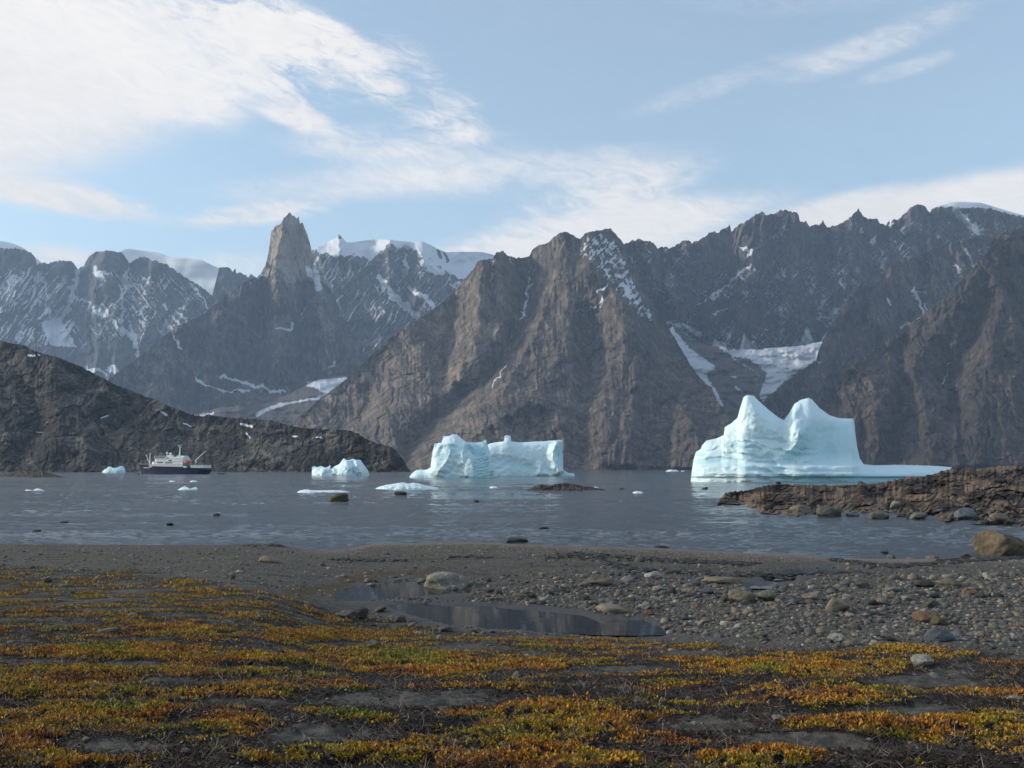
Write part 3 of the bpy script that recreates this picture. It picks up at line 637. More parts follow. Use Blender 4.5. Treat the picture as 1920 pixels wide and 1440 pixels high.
vor = t.n('ShaderNodeTexVoronoi', {'Vector': co, 'Scale': 11.}, feature='F1')
vor2 = t.n('ShaderNodeTexVoronoi', {'Vector': co, 'Scale': 34.}, feature='F1')
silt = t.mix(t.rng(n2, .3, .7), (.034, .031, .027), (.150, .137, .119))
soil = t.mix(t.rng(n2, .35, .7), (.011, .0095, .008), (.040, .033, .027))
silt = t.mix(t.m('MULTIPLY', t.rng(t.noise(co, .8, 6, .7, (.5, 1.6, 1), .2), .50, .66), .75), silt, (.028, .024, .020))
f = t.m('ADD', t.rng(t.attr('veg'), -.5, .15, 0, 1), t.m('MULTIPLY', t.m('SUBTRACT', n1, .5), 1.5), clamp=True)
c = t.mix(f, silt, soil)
grav = t.mix(vor2.outputs['Color'], (.085, .070, .058), (.24, .205, .175))
pebc = t.n('ShaderNodeSeparateColor', {'Color': vor2.outputs['Color']}).outputs[0]
grav = t.mix(pebc, (.10, .084, .072), (.30, .25, .215))
c = t.mix(t.m('MULTIPLY', t.attr('bar'), t.rng(n1, .2, .5)), c, grav)
pc1 = t.n('ShaderNodeSeparateColor', {'Color': vor.outputs['Color']}).outputs[0]
c = t.mix(t.m('MULTIPLY', t.attr('cob'), .8), c, t.mix(pc1, (.045, .04, .035), (.15, .135, .115)))
c = t.mix(t.rng(t.attr('brown'), .25, .7, 0, .8), c, t.mix(n2, (.05, .028, .010), (.11, .066, .022)))
c = t.mix(t.rng(t.m('ADD', t.attr('dark'), t.m('MULTIPLY', t.m('SUBTRACT', n2, .5), 1.2)), .35, .7, 0, .92), c, (.012, .009, .007))
c = t.mix(t.m('MULTIPLY', t.attr('wet'), .55), c, (.022, .020, .018))
h = t.m('ADD', t.m('MULTIPLY', n2, .11), t.m('MULTIPLY', n3s, .030))
h = t.m('ADD', h, t.m('MULTIPLY', t.m('MULTIPLY', vor.outputs['Distance'], t.attr('cob')), -.09))
h = t.m('ADD', h, t.m('MULTIPLY', t.m('MULTIPLY', vor2.outputs['Distance'], t.attr('bar')), -.04))
t.out(c, t.rng(t.attr('wet'), 0, 1, .95, .45), t.bump(h, .8, 1.), **{'Specular IOR Level': .25})
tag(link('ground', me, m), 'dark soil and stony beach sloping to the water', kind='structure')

# pools: flat water sheets with the traced outline ------------------------------------
m_pool, t = newmat('pool water')
nb = t.bump(t.noise(t.obj(), 2.2, 3, .5), .05, .03)
t.out((.014, .013, .011), .03, nb, **{'IOR': 1.333})
pool_names = ['still dark tide pool mirroring the mountain below the beach', 'shallow upper tide pool beside the pale boulder']
for k, pl in enumerate(POOLS):
    pts = np.array(pl, float); c0 = pts.mean(0)
    pts = c0 + (pts - c0) * 1.0
    a, b = ray(pts[:, 0], pts[:, 1]); Y = (ZP - CH) / b
    a2 = np.array([a * Y, Y]).T; ctr = a2.mean(0)
    dd = a2 - ctr
    a2 = a2 + dd / np.linalg.norm(dd, axis=1, keepdims=True) * (.55 if k < 2 else .3)
    bm = bmesh.new()
    vs = [bm.verts.new((x, y, ZP + .001 * k)) for x, y in a2]
    fc = bm.faces.new(vs); fc.normal_update()
    if fc.normal.z < 0: fc.normal_flip()
    bmesh.ops.triangulate(bm, faces=[fc])
    me = bpy.data.meshes.new('pool'); bm.to_mesh(me); bm.free()
    tag(link('pool', me, m_pool), ['shallow upper tide pool beside the pale boulder', 'dark lower tide pool mirroring the mountains', 'bright puddle on the stony flat near the shore', 'bright puddle nearer than its neighbour on the stony flat', 'thin puddle behind the gravel bar', 'thin puddle below the dark seaweed line', 'small puddle beside the tan slab'][k], kind='structure')
# ------------------------------------------------------------------ icebergs
M_ice = ice_mat('iceberg ice', (.66, .80, .85), (.36, .61, .69), 5.)
M_ice_s = ice_mat('small ice', (.70, .80, .84), (.42, .63, .70), 1.2)
def berg(name, top, wl, T, label, cat='iceberg', disp=None, blue=None, nfront=2.6, nback=2.4, nside=3., step=.7, rows=90, hole=None, mat=None, jag=.5, group=None, rough=1., smw=34):
    """A closed lump of ice: front and back shells that share the traced skyline and swell to T metres half thickness"""
    x0, x1 = top[0][0], top[-1][0]
    px = np.arange(x0, x1 + step * .5, step)
    ty = L(top, px) + jag * fbm(px / 5, px * 0 + .3, 3, 201 + int(x0)) * sst(0, 6, np.minimum(px - x0, x1 - px))
    Yf = CH * F / (wl - 878)                   # waterline distance of the near side
    by = row_of(-1.2, Yf)
    ty = np.minimum(ty, by - .5)
    t_ = np.linspace(0, 1, rows)[:, None]
    v = 1 - (1 - t_) ** 1.7
    PX = px[None] + 0 * v; PY = by + (ty[None] - by) * v
    s = np.clip(2 * (px - x0) / (x1 - x0) - 1, -1, 1)[None]
    kw = np.hanning(int(smw / step) | 1); kw /= kw.sum(); pad = len(kw) // 2
    sm_ = lambda a_: np.convolve(np.pad(a_, pad, mode='edge'), kw, 'valid')[:len(px)] if len(px) > 2 * pad else a_
    hgt = np.clip((by - sm_(ty)) / max(by - ty.min(), 1), 0, 1)[None]
    lat = (1 - np.abs(s) ** nside) ** (1 / nside)
    Tl = T * lat * (.35 + .65 * np.sqrt(hgt))
    vs = np.clip((by - PY) / np.maximum(by - np.minimum(sm_(ty), by - 2), 1)[None], 0, 1)
    gf = np.maximum((1 - vs ** nfront) ** (1 / nfront), .14 * (1 - v ** 3) ** (1 / 3)) * (v < 1); gb = np.maximum((1 - vs ** nback) ** (1 / nback), .14 * (1 - v ** 3) ** (1 / 3)) * (v < 1)
    D = disp(PX, PY) if disp else 0
    D = D + (fbm(PX / 9, PY / 7, 5, 205 + int(x0)) * .05 - .05 * ridged(PX / 22, PY / 16, 4, 206 + int(x0))) * T * rough
    m = np.minimum(gf, lat) ** .6
    Fr = P(PX, PY, Yf + T - Tl * gf + D * m)
    Bk = P(PX, PY, Yf + T + Tl * gb + fbm(PX / 15, PY / 12, 4, 209) * .06 * T * m)
    V = np.concatenate([Fr, Bk], 0).reshape(-1, 3)
    bl = blue(PX, PY) if blue else 0 * PX + .3 * sst(by - 3.5, by - .5, PY)
    bl = np.concatenate([bl, bl], 0).ravel()
    nr, nc = PX.shape; off = nr * nc
    fq = grid_faces(nr, nc)[:, ::-1]
    bq = grid_faces(nr, nc) + off
    extra = []
    if hole is not None:
        cx = PX.ravel()[fq].mean(1); cyy = PY.ravel()[fq].mean(1)
        ins = inpoly(cx, cyy, hole)
        hq = grid_faces(nr, nc)
        cell = inpoly(PX.ravel()[hq].mean(1), PY.ravel()[hq].mean(1), hole).reshape(nr - 1, nc - 1)
        fq = fq[~ins]; bq = bq[~cell.ravel()]
        for i in range(nr - 1):
            for j in range(nc - 1):
                if not cell[i, j]: continue
                for (di, dj, a, b) in ((-1, 0, (0, 0), (0, 1)), (1, 0, (1, 1), (1, 0)), (0, -1, (1, 0), (0, 0)), (0, 1, (0, 1), (1, 1))):
                    ii, jj = i + di, j + dj
                    if 0 <= ii < nr - 1 and 0 <= jj < nc - 1 and not cell[ii, jj]:
                        a0 = (i + a[0]) * nc + j + a[1]; b0 = (i + b[0]) * nc + j + b[1]
                        extra.append((a0, b0, b0 + off, a0 + off))
    top_i = (nr - 1) * nc + np.arange(nc); r = np.arange(nc - 1)
    topq = np.stack([top_i[r], top_i[r + 1], top_i[r + 1] + off, top_i[r] + off], -1)[:, ::-1]
    le = np.arange(nr) * nc; q = np.arange(nr - 1)
    sid = np.concatenate([np.stack([le[q], le[q + 1], le[q + 1] + off, le[q] + off], -1), np.stack([le[q] + nc - 1, le[q + 1] + nc - 1, le[q + 1] + nc - 1 + off, le[q] + nc - 1 + off], -1)[:, ::-1]])
    Q = [fq, bq, topq, sid]
    if extra: Q.append(np.array(extra))
    Q = np.concatenate(Q)
    base = np.array([V[:, 0].mean(), Yf + T, 0.])
    me = mesh_np(name, V - base, Q, {'blue': bl})
    bm = bmesh.new(); bm.from_mesh(me)
    bmesh.ops.remove_doubles(bm, verts=bm.verts, dist=.004)
    if hole is not None:
        hv = [v_ for v_ in bm.verts if v_.is_valid and len(v_.link_faces) and any(True for _ in ())]
    bmesh.ops.recalc_face_normals(bm, faces=bm.faces)
    bm.to_mesh(me); bm.free()
    o = link(name, me, mat or M_ice, loc=base)
    return tag(o, label, cat, group)

BIG = [(1295, 901), (1297, 884), (1300, 863), (1305, 847), (1314, 842), (1316, 835), (1325, 826), (1343, 822), (1357, 816), (1358.5, 801), (1371, 794), (1383, 783), (1387, 767), (1394, 745), (1401, 740.5), (1413, 742), (1424, 753), (1442, 769),
       (1460, 783), (1470, 788), (1481, 772), (1490, 757), (1502, 749.5), (1516, 746), (1523, 749.5), (1537, 765.5), (1555, 778.5), (1573, 784), (1600, 785), (1602, 794), (1604, 815), (1607, 837), (1612, 859), (1619, 870.5), (1640, 872.5),
       (1675, 871.5), (1711, 872), (1753, 873.5), (1785, 876), (1775, 884), (1790, 884), (1800, 900)]
BIG = [p for p in BIG if p[0] != 1775]
def d_big(x, y):
    low = sst(800, 850, y + .05 * (x - 1300)) * (1 - sst(1470, 1560, x + .8 * (850 - y)))
    q = y - .10 * (x - 1300) + 26 * np.exp(-((x - 1400) / 60) ** 2) * .35 + 9 * fbm(x / 80, y / 30, 3, 221)
    strata = np.abs(((q / 15.) % 1) - .5) * 2; strata = np.clip(strata + .9 * (fbm(x / 45, q / 15., 3, 227) + .15), 0, 1)
    D = low * (.95 * sst(1., .2, strata))
    D = D + ribs(x, y, [([(1401, 741), (1412, 765), (1440, 790), (1480, 800), (1500, 812)], 34, -5.5), ([(1394, 745), (1388, 775), (1372, 800)], 14, -2.4), ([(1490, 757), (1489, 772), (1480, 790)], 13, -4.2),
                        ([(1502, 800), (1496, 820), (1485, 845), (1462, 858)], 16, -2.8), ([(1560, 800), (1552, 830), (1556, 858)], 24, 2.4), ([(1330, 830), (1380, 828), (1450, 845)], 12, -1.6)])
    # right block: the face leans back in a shallow bowl
    D = D + 3.2 * np.clip(.5 + sdpoly(x, y, [(1505, 800), (1600, 792), (1605, 840), (1610, 862), (1500, 868), (1470, 862), (1495, 835)]) / 26, 0, 1)
    # foot shelf comes forward
    D = D - 3.5 * sst(866, 876, y) - 1.2 * sst(885, 888, y) + 1.8 * sst(893, 896, y)
    return D
def b_big(x, y):
    q = y - .10 * (x - 1300) + 26 * np.exp(-((x - 1400) / 60) ** 2) * .35 + 9 * fbm(x / 80, y / 30, 3, 221)
    strata = np.abs(((q / 15.) % 1) - .5) * 2; strata = np.clip(strata + .9 * (fbm(x / 45, q / 15., 3, 227) + .15), 0, 1)
    low = sst(795, 850, y) * (1 - sst(1480, 1570, x + .8 * (850 - y)))
    b = low * (1 - sst(0, .45, strata)) * .55
    b = b + .42 * np.clip(.5 + sdpoly(x, y, [(1505, 796), (1600, 792), (1605, 840), (1610, 862), (1500, 868), (1470, 862), (1495, 835)]) / 12, 0, 1)
    b = b + .8 * sst(886, 893, y + 3 * fbm(x / 40, y / 9, 3, 223)) * sst(1420, 1500, x)
    return np.clip(b + .10, 0, 1)
berg('iceberg', BIG, 903.5, 19., 'huge white iceberg with two pointed peaks and a long low foot beside the headland', disp=d_big, blue=b_big, nfront=2.2, rows=150, step=.75, jag=.3, rough=.10, smw=15)

ARCH = [(768, 893), (774, 886), (782, 881), (800, 880.5), (807, 877), (809, 862), (811, 848), (815, 832), (828, 830), (831, 818), (842, 817.5), (848, 814), (857, 815), (866, 822), (874, 829), (888, 830), (900, 829), (905, 828), (911, 824), (915, 836), (921, 860), (923, 878), (930, 887), (934, 894)]
def d_arch(x, y):
    return ribs(x, y, [([(868, 832), (862, 850), (870, 880), (872, 892)], 12, -4), ([(815, 833), (840, 832), (852, 832)], 8, -2.5), ([(822, 834), (818, 855)], 8, -2.5), ([(842, 840), (840, 862), (820, 880)], 20, -3), ([(912, 828), (914, 850), (922, 880)], 10, -3.5), ([(880, 838), (890, 850)], 9, 3.5)]) \
        + .35 * np.abs((((y + .25 * x + 3 * fbm(x / 12, y / 12, 3, 231)) / 6.) % 1) - .5) * 2 * sst(884, 890, x) + .3 * np.abs((((y - .3 * x) / 11.) % 1) - .5) * 2 * (1 - sst(862, 870, x))
def b_arch(x, y):
    return np.clip(.12 + .45 * np.clip(1.2 - dline(x, y, [(875, 838), (895, 842), (905, 850)]) / 9, 0, 1) + .35 * np.clip(1.2 - dline(x, y, [(818, 836), (842, 838), (846, 848), (818, 856)]) / 7, 0, 1) + .5 * sst(889, 894, y) + .38 * sst(884, 892, x) * (1 - sst(912, 918, x)) + .22 * sst(886, 892, x) * (np.abs((((y + .25 * x) / 6.) % 1) - .5) * 2 < .35), 0, 1)
HOLE = [(870.5, 889), (870, 882), (872, 872), (875, 865), (878, 860), (881, 860.5), (884, 868), (886.5, 878), (887, 886), (886, 891), (878, 891.5)]
berg('iceberg', ARCH, 895.5, 12., 'white iceberg pierced by a small arch, in front of the block shaped iceberg', disp=d_arch, blue=b_arch, rows=150, step=.45, hole=HOLE, jag=.5, rough=.3)
BLOCK = [(856, 893), (860, 868), (875, 852), (900, 842), (909, 836), (918, 832), (930, 829), (944, 828), (946, 818), (950, 816), (957, 817), (959, 828), (980, 829.5), (1000, 828), (1025, 827), (1050, 824.5), (1055, 826), (1056, 845), (1053, 862), (1050, 868), (1058, 882), (1066, 887), (1077, 888), (1078, 893)]
def d_block(x, y):
    return ribs(x, y, [([(1053, 826), (1042, 838), (1036, 860), (1044, 880)], 14, -7), ([(1010, 875), (1015, 885), (1035, 893)], 12, -3)]) + 1.1 * np.clip(1.2 - dline(x, y, [(930, 862), (970, 868), (1000, 876)]) / 10, 0, 1)
def b_block(x, y):
    return np.clip(.08 + .45 * np.clip(1.2 - dline(x, y, [(925, 864), (970, 872), (1005, 880)]) / 9, 0, 1) + .5 * sst(1041, 1047, x) * (1 - sst(868, 880, y)) + .6 * sst(888, 892, y), 0, 1)
berg('iceberg', BLOCK, 893.2, 16., 'flat topped block shaped iceberg with a small knob on top, behind the arched iceberg', disp=d_block, blue=b_block, rows=110, step=.6, nfront=5, nside=6, jag=.4, rough=.25)
SM = [(584.5, 892), (585, 876), (589, 874), (596, 876), (603, 873.5), (610, 877), (616, 875), (619, 872), (620, 880), (628, 874), (636, 870), (642, 862), (645, 859), (650, 863), (656, 862), (662, 860.5), (667, 862), (676, 862.5), (683, 872), (690, 882), (692.5, 890)]
berg('iceberg', SM, 891.5, 13., 'jagged low iceberg with a ragged crest floating below the end of the dark hill', disp=lambda x, y: ribs(x, y, [([(650, 864), (655, 880), (645, 891)], 14, -4), ([(668, 864), (672, 880), (676, 890)], 10, -3), ([(662, 866), (664, 890)], 6, 3), ([(612, 878), (606, 890)], 8, -2.5)]), rows=80, step=.5)
ST = [(190.5, 886), (194, 881), (200, 878.5), (203, 874.5), (208, 875), (212, 877.5), (219, 877), (225, 874), (230, 873.5), (234, 878), (235.5, 885.5)]
berg('iceberg', ST, 886.3, 14., 'small pale blue iceberg floating just left of the ship', blue=lambda x, y: 0 * x + .5, rows=50, step=.5)
berg('ice_floe', [(704, 916), (712, 912), (724, 909), (735, 907.5), (748, 905.5), (756, 904.5), (766, 907), (774, 905), (786, 906.5), (800, 911), (812, 912.5), (823.5, 915)], 917.8, 5, 'low white ice floe drifting in front of the arched iceberg', 'ice floe', rows=40, step=.6, mat=M_ice_s)
berg('ice_floe', [(557, 922.5), (565, 918.5), (575, 917.5), (585, 919), (600, 919.5), (618, 919), (640, 919.5), (656, 922)], 923.3, 3, 'thin flat ice floe just beyond the rock sticking out of the water', 'ice floe', rows=30, step=.6, mat=M_ice_s)
berg('ice_chunk', [(333, 918.5), (340, 914), (346, 911), (352, 914), (357, 917), (362, 914.5), (368, 913), (371, 917)], 919, 1.6, 'twin humped white chunk of ice in the water nearest below the ship', 'ice', rows=30, step=.5, mat=M_ice_s)
berg('ice_chunk', [(46, 920), (50, 917.5), (56, 918.5), (62, 919), (68, 915.5), (73, 916), (80, 918.5), (85, 920.5)], 921.5, 1.8, 'white chunk of ice floating at the far left of the fjord', 'ice', rows=30, step=.5, mat=M_ice_s)
for (x0, x1, h, wl, lb) in ((318, 328, 2.2, 903, 'tiny ice fragment floating under the middle of the ship'), (356, 370, 2.4, 903, 'tiny flat ice fragment floating under the stern half of the ship'), (918, 933, 3., 914.5, 'small ice fragment adrift right of the low white floe'), (1186, 1206, 3.5, 924, 'small white ice fragment adrift between the dark islet and the big iceberg'),
                            (1248, 1273, 4, 884, 'far ice fragment near the distant shore left of the big iceberg'), (1277, 1284, 2, 884, 'tiny speck of ice right beside the far ice fragment'), (1112, 1123, 5, 917, 'white ice fragment stranded on the right end of the dark islet')):
    w = x1 - x0
    berg('ice_fragment', [(x0, wl - .6), (x0 + .2 * w, wl - h * .7), (x0 + .4 * w, wl - h), (x0 + .6 * w, wl - h * .75), (x0 + .8 * w, wl - h * .8), (x1, wl - .5)], wl, 1. * w / 20 * CH * F / (wl - 878) / 160, lb, 'ice', rows=16, step=.5, mat=M_ice_s, jag=.3)

# ------------------------------------------------------------------ rocks
def ico(sub):
    bm = bmesh.new(); bmesh.ops.create_icosphere(bm, subdivisions=sub, radius=1.)
    bm.verts.ensure_lookup_table()
    v = np.array([x.co[:] for x in bm.verts]); f = np.array([[q.index for q in p.verts] for p in bm.faces]); bm.free()
    return v, f
ICO = {k: ico(k) for k in (1, 2, 3, 4, 5)}
def rock_verts(sub, seed, flat=1., angular=.5, bumps=.16, sharp=2):
    """a stone: a sphere cut by random planes, then roughened"""
    r = np.random.default_rng(seed)
    v, f = ICO[sub]
    v = v.copy()
    for k in range(int(10 + 8 * angular)):
        n = r.normal(size=3); n /= np.linalg.norm(n)
        d = r.uniform(.52, .95)
        e = np.clip(v @ n - d, 0, None)
        v = v - np.outer(e, n) * (.55 + .45 * angular)
    nn = v / (np.linalg.norm(v, axis=1, keepdims=True) + 1e-9)
    v = v + nn * (n3(v * 1.6, seed) * bumps + n3(v * 4.2, seed + 1) * bumps * .45 + (n3(v * 11, seed + 2) * bumps * .2 if sub > 3 else 0))[:, None]
    v[:, 2] *= flat
    return v, f
def stone_mat(name, col, size=.25, lichen=None, rough=.85):
    m, t = newmat(name)
    co = t.obj()
    n = t.noise(co, 1 / size, 8, .65); n2 = t.noise(co, 5 / size, 6, .7); n4 = t.noise(co, .45 / size, 4, .6)
    rnd = t.n('ShaderNodeObjectInfo').outputs['Random']
    v = t.m('ADD', t.m('MULTIPLY', n, .6), t.m('MULTIPLY', n2, .4))
    c = t.mix(t.rng(v, .3, .7), tuple(x * .5 for x in col), tuple(min(1, x * 1.4) for x in col))
    c = t.mix(t.m('MULTIPLY', t.rng(n4, .45, .7), .5), c, (col[0] * .62, col[1] * .55, col[2] * .46))
    if lichen: c = t.mix(t.rng(t.noise(co, 2.2 / size, 6, .65), .56, .64), c, lichen)
    hs = t.n('ShaderNodeHueSaturation', {'Color': c, 'Hue': .5, 'Saturation': 1., 'Value': t.m('ADD', t.m('MULTIPLY', rnd, .5), .75)}).outputs[0]
    t.out(hs, rough, t.bump(v, .7, size * .35), **{'Specular IOR Level': .3})
    return m
SC = {'grey': (.105, .100, .092), 'dark': (.042, .040, .038), 'tan': (.20, .165, .12), 'pale': (.25, .235, .205), 'pink': (.17, .135, .112), 'rust': (.125, .078, .052), 'blue': (.095, .105, .12), 'green': (.12, .118, .085), 'olive': (.095, .08, .045)}
M_st = {k: stone_mat(k + ' stone', c) for k, c in SC.items()}
M_lich = stone_mat('lichen covered stone', (.19, .18, .155), .3, (.40, .39, .31))
M_isl = rock_mat('islet rock', (.022, .018, .016), (.075, .060, .050), (.16, .125, .095), 1.1, bump=.8, contrast=1.3, streak=.15)

def boulder(px, py, w, h, col, label, seed, name='boulder', sea_level=False, flat=None, ang=.6, depth=.85, mat=None, sub=4, rz=None, sink=.25):
    """boulder whose foot is seen at (px, py), w by h photograph pixels"""
    if sea_level:
        a, b = ray(px, py); Y = -CH / b; x, z = a * Y, 0.
    else:
        x, Y, z = (float(q) for q in hit(np.array(float(px)), np.array(float(py))))
        z = float(zground(np.array([x]), np.array([Y]))[0])
    k = Y / F
    W_, H_ = w * k, h * k
    v, f = rock_verts(sub, seed, 1., ang)
    v = v - (v.max(0) + v.min(0)) / 2
    ext = (v.max(0) - v.min(0)) / 2
    D_ = W_ * depth
    v = v / ext * np.array([W_ / 2, D_ / 2, H_ * (1 + sink) / 2])
    v[:, 2] += H_ * (1 + sink) / 2 - H_ * sink
    o = link(name, mesh_np(name, v, f), mat or M_st[col], loc=(float(x), float(Y) + D_ * .42, float(z)))
    return tag(o, label, 'rock')
B = [
    (838, 1103, 92, 27, 'lich', 'pale lichen spotted boulder standing in the upper tide pool', .95),
    (1123, 1100, 64, 17, 'tan', 'long tan rock lying on the stony flat right of the lichen boulder', .5),
    (1148, 1151, 58, 17, 'tan', 'low tan rock at the far edge of the lower tide pool', .5),
    (1228, 1085, 36, 12, 'pale', 'light grey rock beside the dark seaweed line', .6),
    (1356, 1096, 76, 13, 'tan', 'long flat tan slab with dark ends on the stony flat', .4),
    (1327, 1116, 30, 12, 'blue', 'blue grey rounded rock just below the flat tan slab', .8),
    (1396, 1132, 54, 23, 'tan', 'big smooth tan boulder in the middle of the stony flat', .8),
    (1440, 1127, 34, 17, 'green', 'grey green rock touching the right side of the smooth tan boulder', .8),
    (1361, 1128, 16, 9, 'rust', 'small rusty stone at the left of the smooth tan boulder', .8),
    (1573, 1148, 46, 25, 'tan', 'pointed tan boulder shaped like a tent among the cobbles', .8),
    (1574, 1206, 33, 13, 'pale', 'whitish stone lying at the edge of the orange plants', .8),
    (1768, 1208, 56, 26, 'blue', 'big rounded blue grey boulder above the orange plants', .8),
    (1745, 1168, 50, 20, 'rust', 'orange brown boulder in the cobbles beyond the blue grey one', .8),
    (1768, 1173, 34, 15, 'olive', 'yellowish stone leaning before the orange brown boulder', .8),
    (1738, 1102, 40, 13, 'dark', 'dark brown flat rock on the far right of the beach', .6),
    (1785, 1101, 46, 14, 'tan', 'tan flat rock right beside the dark brown rock', .6),
    (1822, 1115, 28, 12, 'rust', 'reddish block of stone near the right edge of the beach', .7),
    (1531, 1127, 42, 16, 'pink', 'pinkish slab of rock left above the pointed tan boulder', .6),
    (1748, 1141, 24, 15, 'green', 'rounded grey green stone in the cobbles at right', .8),
    (1679, 1110, 34, 9, 'pale', 'pale flat stone on the upper beach at right', .6),
    (1549, 1190, 32, 15, 'pink', 'pink stone among the cobbles behind the whitish stone', .7),
    (1737, 1252, 44, 19, 'pale', 'pale grey boulder sitting among the orange plants at right', .8),
    (648, 1160, 34, 13, 'grey', 'grey rock on the left bank of the lower tide pool', .8),
    (672, 1160, 32, 19, 'dark', 'dark pyramid shaped rock on the left bank of the lower pool', .8),
    (741, 1167, 36, 14, 'grey', 'rounded grey rock at the left tip of the lower pool', .8),
    (834, 1185, 28, 10, 'grey', 'grey rock in the plants below the lower pool', .7),
    (968, 1270, 12, 12, 'pale', 'small upright whitish stone among the plants in the middle', .8),
    (697, 1220, 30, 13, 'grey', 'pale grey flat stone above the bright green plant patch', .6),
    (502, 1056, 40, 12, 'tan', 'tan slab near the shore left of the lichen boulder', .5),
    (431, 1088, 20, 14, 'pink', 'orange tan stone standing alone on bare silt at left', .8),
    (447, 1075, 13, 6, 'pale', 'small whitish stone just behind the orange tan stone', .8),
    (197, 1188, 38, 12, 'pink', 'pinkish stone among the plants at left', .6),
    (246, 1160, 17, 9, 'pale', 'small pale stone on bare soil at the left', .8),
    (1290, 1112, 26, 8, 'tan', 'small ochre stone left of the blue grey rounded rock', .6),
    (1216, 1154, 24, 9, 'rust', 'orange stone right of the low tan rock by the pool', .6),
    (1080, 1174, 18, 6, 'dark', 'dark stone sticking out of the lower tide pool', .7),
    (975, 1122, 28, 10, 'tan', 'tan stone left of a dark one on the stony flat', .7),
    (998, 1121, 16, 9, 'dark', 'dark stone right of the tan one on the stony flat', .7),
    (1226, 1204, 26, 7, 'grey', 'grey flat stone between two patches of orange plants', .6),
    (1200, 1318, 26, 10, 'grey', 'grey stone half sunk in dark soil in the near foreground', .7),
    (1302, 1355, 14, 6, 'pale', 'small pale stone on bare grey soil in the near foreground', .7),
    (1460, 1353, 24, 8, 'pale', 'whitish stone beside dark soil in the near right foreground', .6),
    (1905, 1312, 30, 9, 'pale', 'flat whitish stone at the right edge of the foreground', .5),
    (1648, 1297, 28, 9, 'pale', 'pale stone at the top of the right hand plant patch', .6),
    (345, 1420, 18, 10, 'grey', 'grey stone on black soil at the bottom left', .8),
]
for i, (px, py, w, h, c, lb, dp) in enumerate(B):
    boulder(px, py, w, h, c, lb, 300 + i * 7, flat=None, depth=dp + .1, mat=M_lich if c == 'lich' else None, ang=.9 if 'pointed' in lb or 'pyramid' in lb or 'block' in lb else .45)
boulder(1897, 1043, 106, 47, 'tan', 'very large rounded tan boulder at the water edge on the far right', 501, sea_level=True, depth=.7, ang=.5, sub=5, mat=stone_mat('big tan boulder', (.17, .13, .088), .9))
# rocks in the sea
SB = [(633, 941, 38, 17, 'olive', 'dark brown rock sticking out of the water before the thin floe', .8), (750, 928, 26, 4.5, 'dark', 'low dark rock awash below the low white floe', .6), (893, 941, 10, 2, 'dark', 'tiny dark rock awash in the middle of the fjord', .6),
      (1020, 993, 20, 3.5, 'dark', 'small dark rock awash beyond the gravel bar', .6), (970, 1018, 42, 7, 'dark', 'long dark flat rock awash just off the gravel bar', .5), (1242, 1029, 28, 4, 'dark', 'dark flat rock at the right of the gravel bar edge', .5), (405, 968, 14, 4, 'dark', 'small dark rock awash off the left shore', .6),
      (317, 985, 15, 3.5, 'dark', 'dark stone awash close to the left shore', .6), (66, 998, 17, 3, 'dark', 'dark stone awash at the far left close to shore', .6), (118, 981, 16, 2.2, 'dark', 'faint dark stone awash at the left of the bay', .6), (1322, 917, 13, 2.4, 'dark', 'small dark rock awash at the left foot of the big iceberg', .6), (1166, 918, 10, 2, 'dark', 'tiny dark rock awash right of the islet', .6),
      (1660, 1037, 16, 2.5, 'dark', 'thin dark stone awash off the right shore', .5), (1673, 1049, 17, 9, 'grey', 'round grey stone at the water edge on the right', .8), (1752, 1052, 26, 10, 'pink', 'brownish stone at the water edge left of the big tan boulder', .8), (1815, 1048, 20, 9, 'dark', 'dark stone at the water edge beside the big tan boulder', .8), (1712, 1054, 30, 9, 'grey', 'low grey stone between two others at the right water edge', .7)]
for i, (px, py, w, h, c, lb, dp) in enumerate(SB):
    boulder(px, py, w, h if h > 8 else h * 1.3 + .5, c, lb, 620 + i * 5, sea_level=True, depth=dp, ang=.6, sub=4, sink=.5)

# islet, left reef and the right headland ---------------------------------------------
def d_isl(x, y, u): return relief(x, y, 10, 26, 1.8, 301, .9) + relief(x, y, -30, 10, .7, 303, .8)
sheet('islet', [(985, 921), (990, 918), (1000, 912), (1012, 908), (1022, 908.5), (1032, 910), (1045, 907), (1060, 906), (1075, 907.5), (1095, 911), (1110, 913), (1125, 915.5), (1134, 918), (1138, 921)], [(985, 231), (1138, 231)], [(985, 221), (1138, 221)], M_isl, lambda x, y, u: d_isl(x, y, u) * .8, None, None, .6, 1., 1.2, 5., 305, toe=[(985, 923), (1138, 923)], rows=40, label='low dark islet of bare rock in the middle of the fjord')
sheet('reef', [(-640, 895), (-420, 884), (-300, 888), (-160, 880), (0, 889), (30, 886), (55, 883), (75, 882), (95, 887), (112, 892), (122, 895), (128, 897)], [(-160, 640), (128, 560)], [(-160, 540), (128, 540)], M_isl, lambda x, y, u: d_isl(x, y, u) * 2.5, None, None, .8, 1., 1., 6., 307, toe=[(-640, 897), (128, 897)], rows=30, label='low brown reef at the far left of the fjord')
C_head = [(1345, 943), (1350, 936), (1360, 924), (1375, 921), (1392, 920), (1410, 916), (1431, 911), (1445, 908), (1458, 906), (1470, 908), (1495, 908), (1534, 908.5), (1560, 910), (1594, 910), (1606, 907), (1615, 904), (1624, 907), (1647, 905), (1660, 903), (1679, 900), (1700, 895), (1720, 894), (1736, 893), (1750, 888), (1761, 884), (1782, 878.5), (1807, 877), (1842, 877), (1865, 874), (1885, 872), (1920, 875), (1990, 868), (2100, 862), (2250, 868), (2400, 858), (2560, 866)]
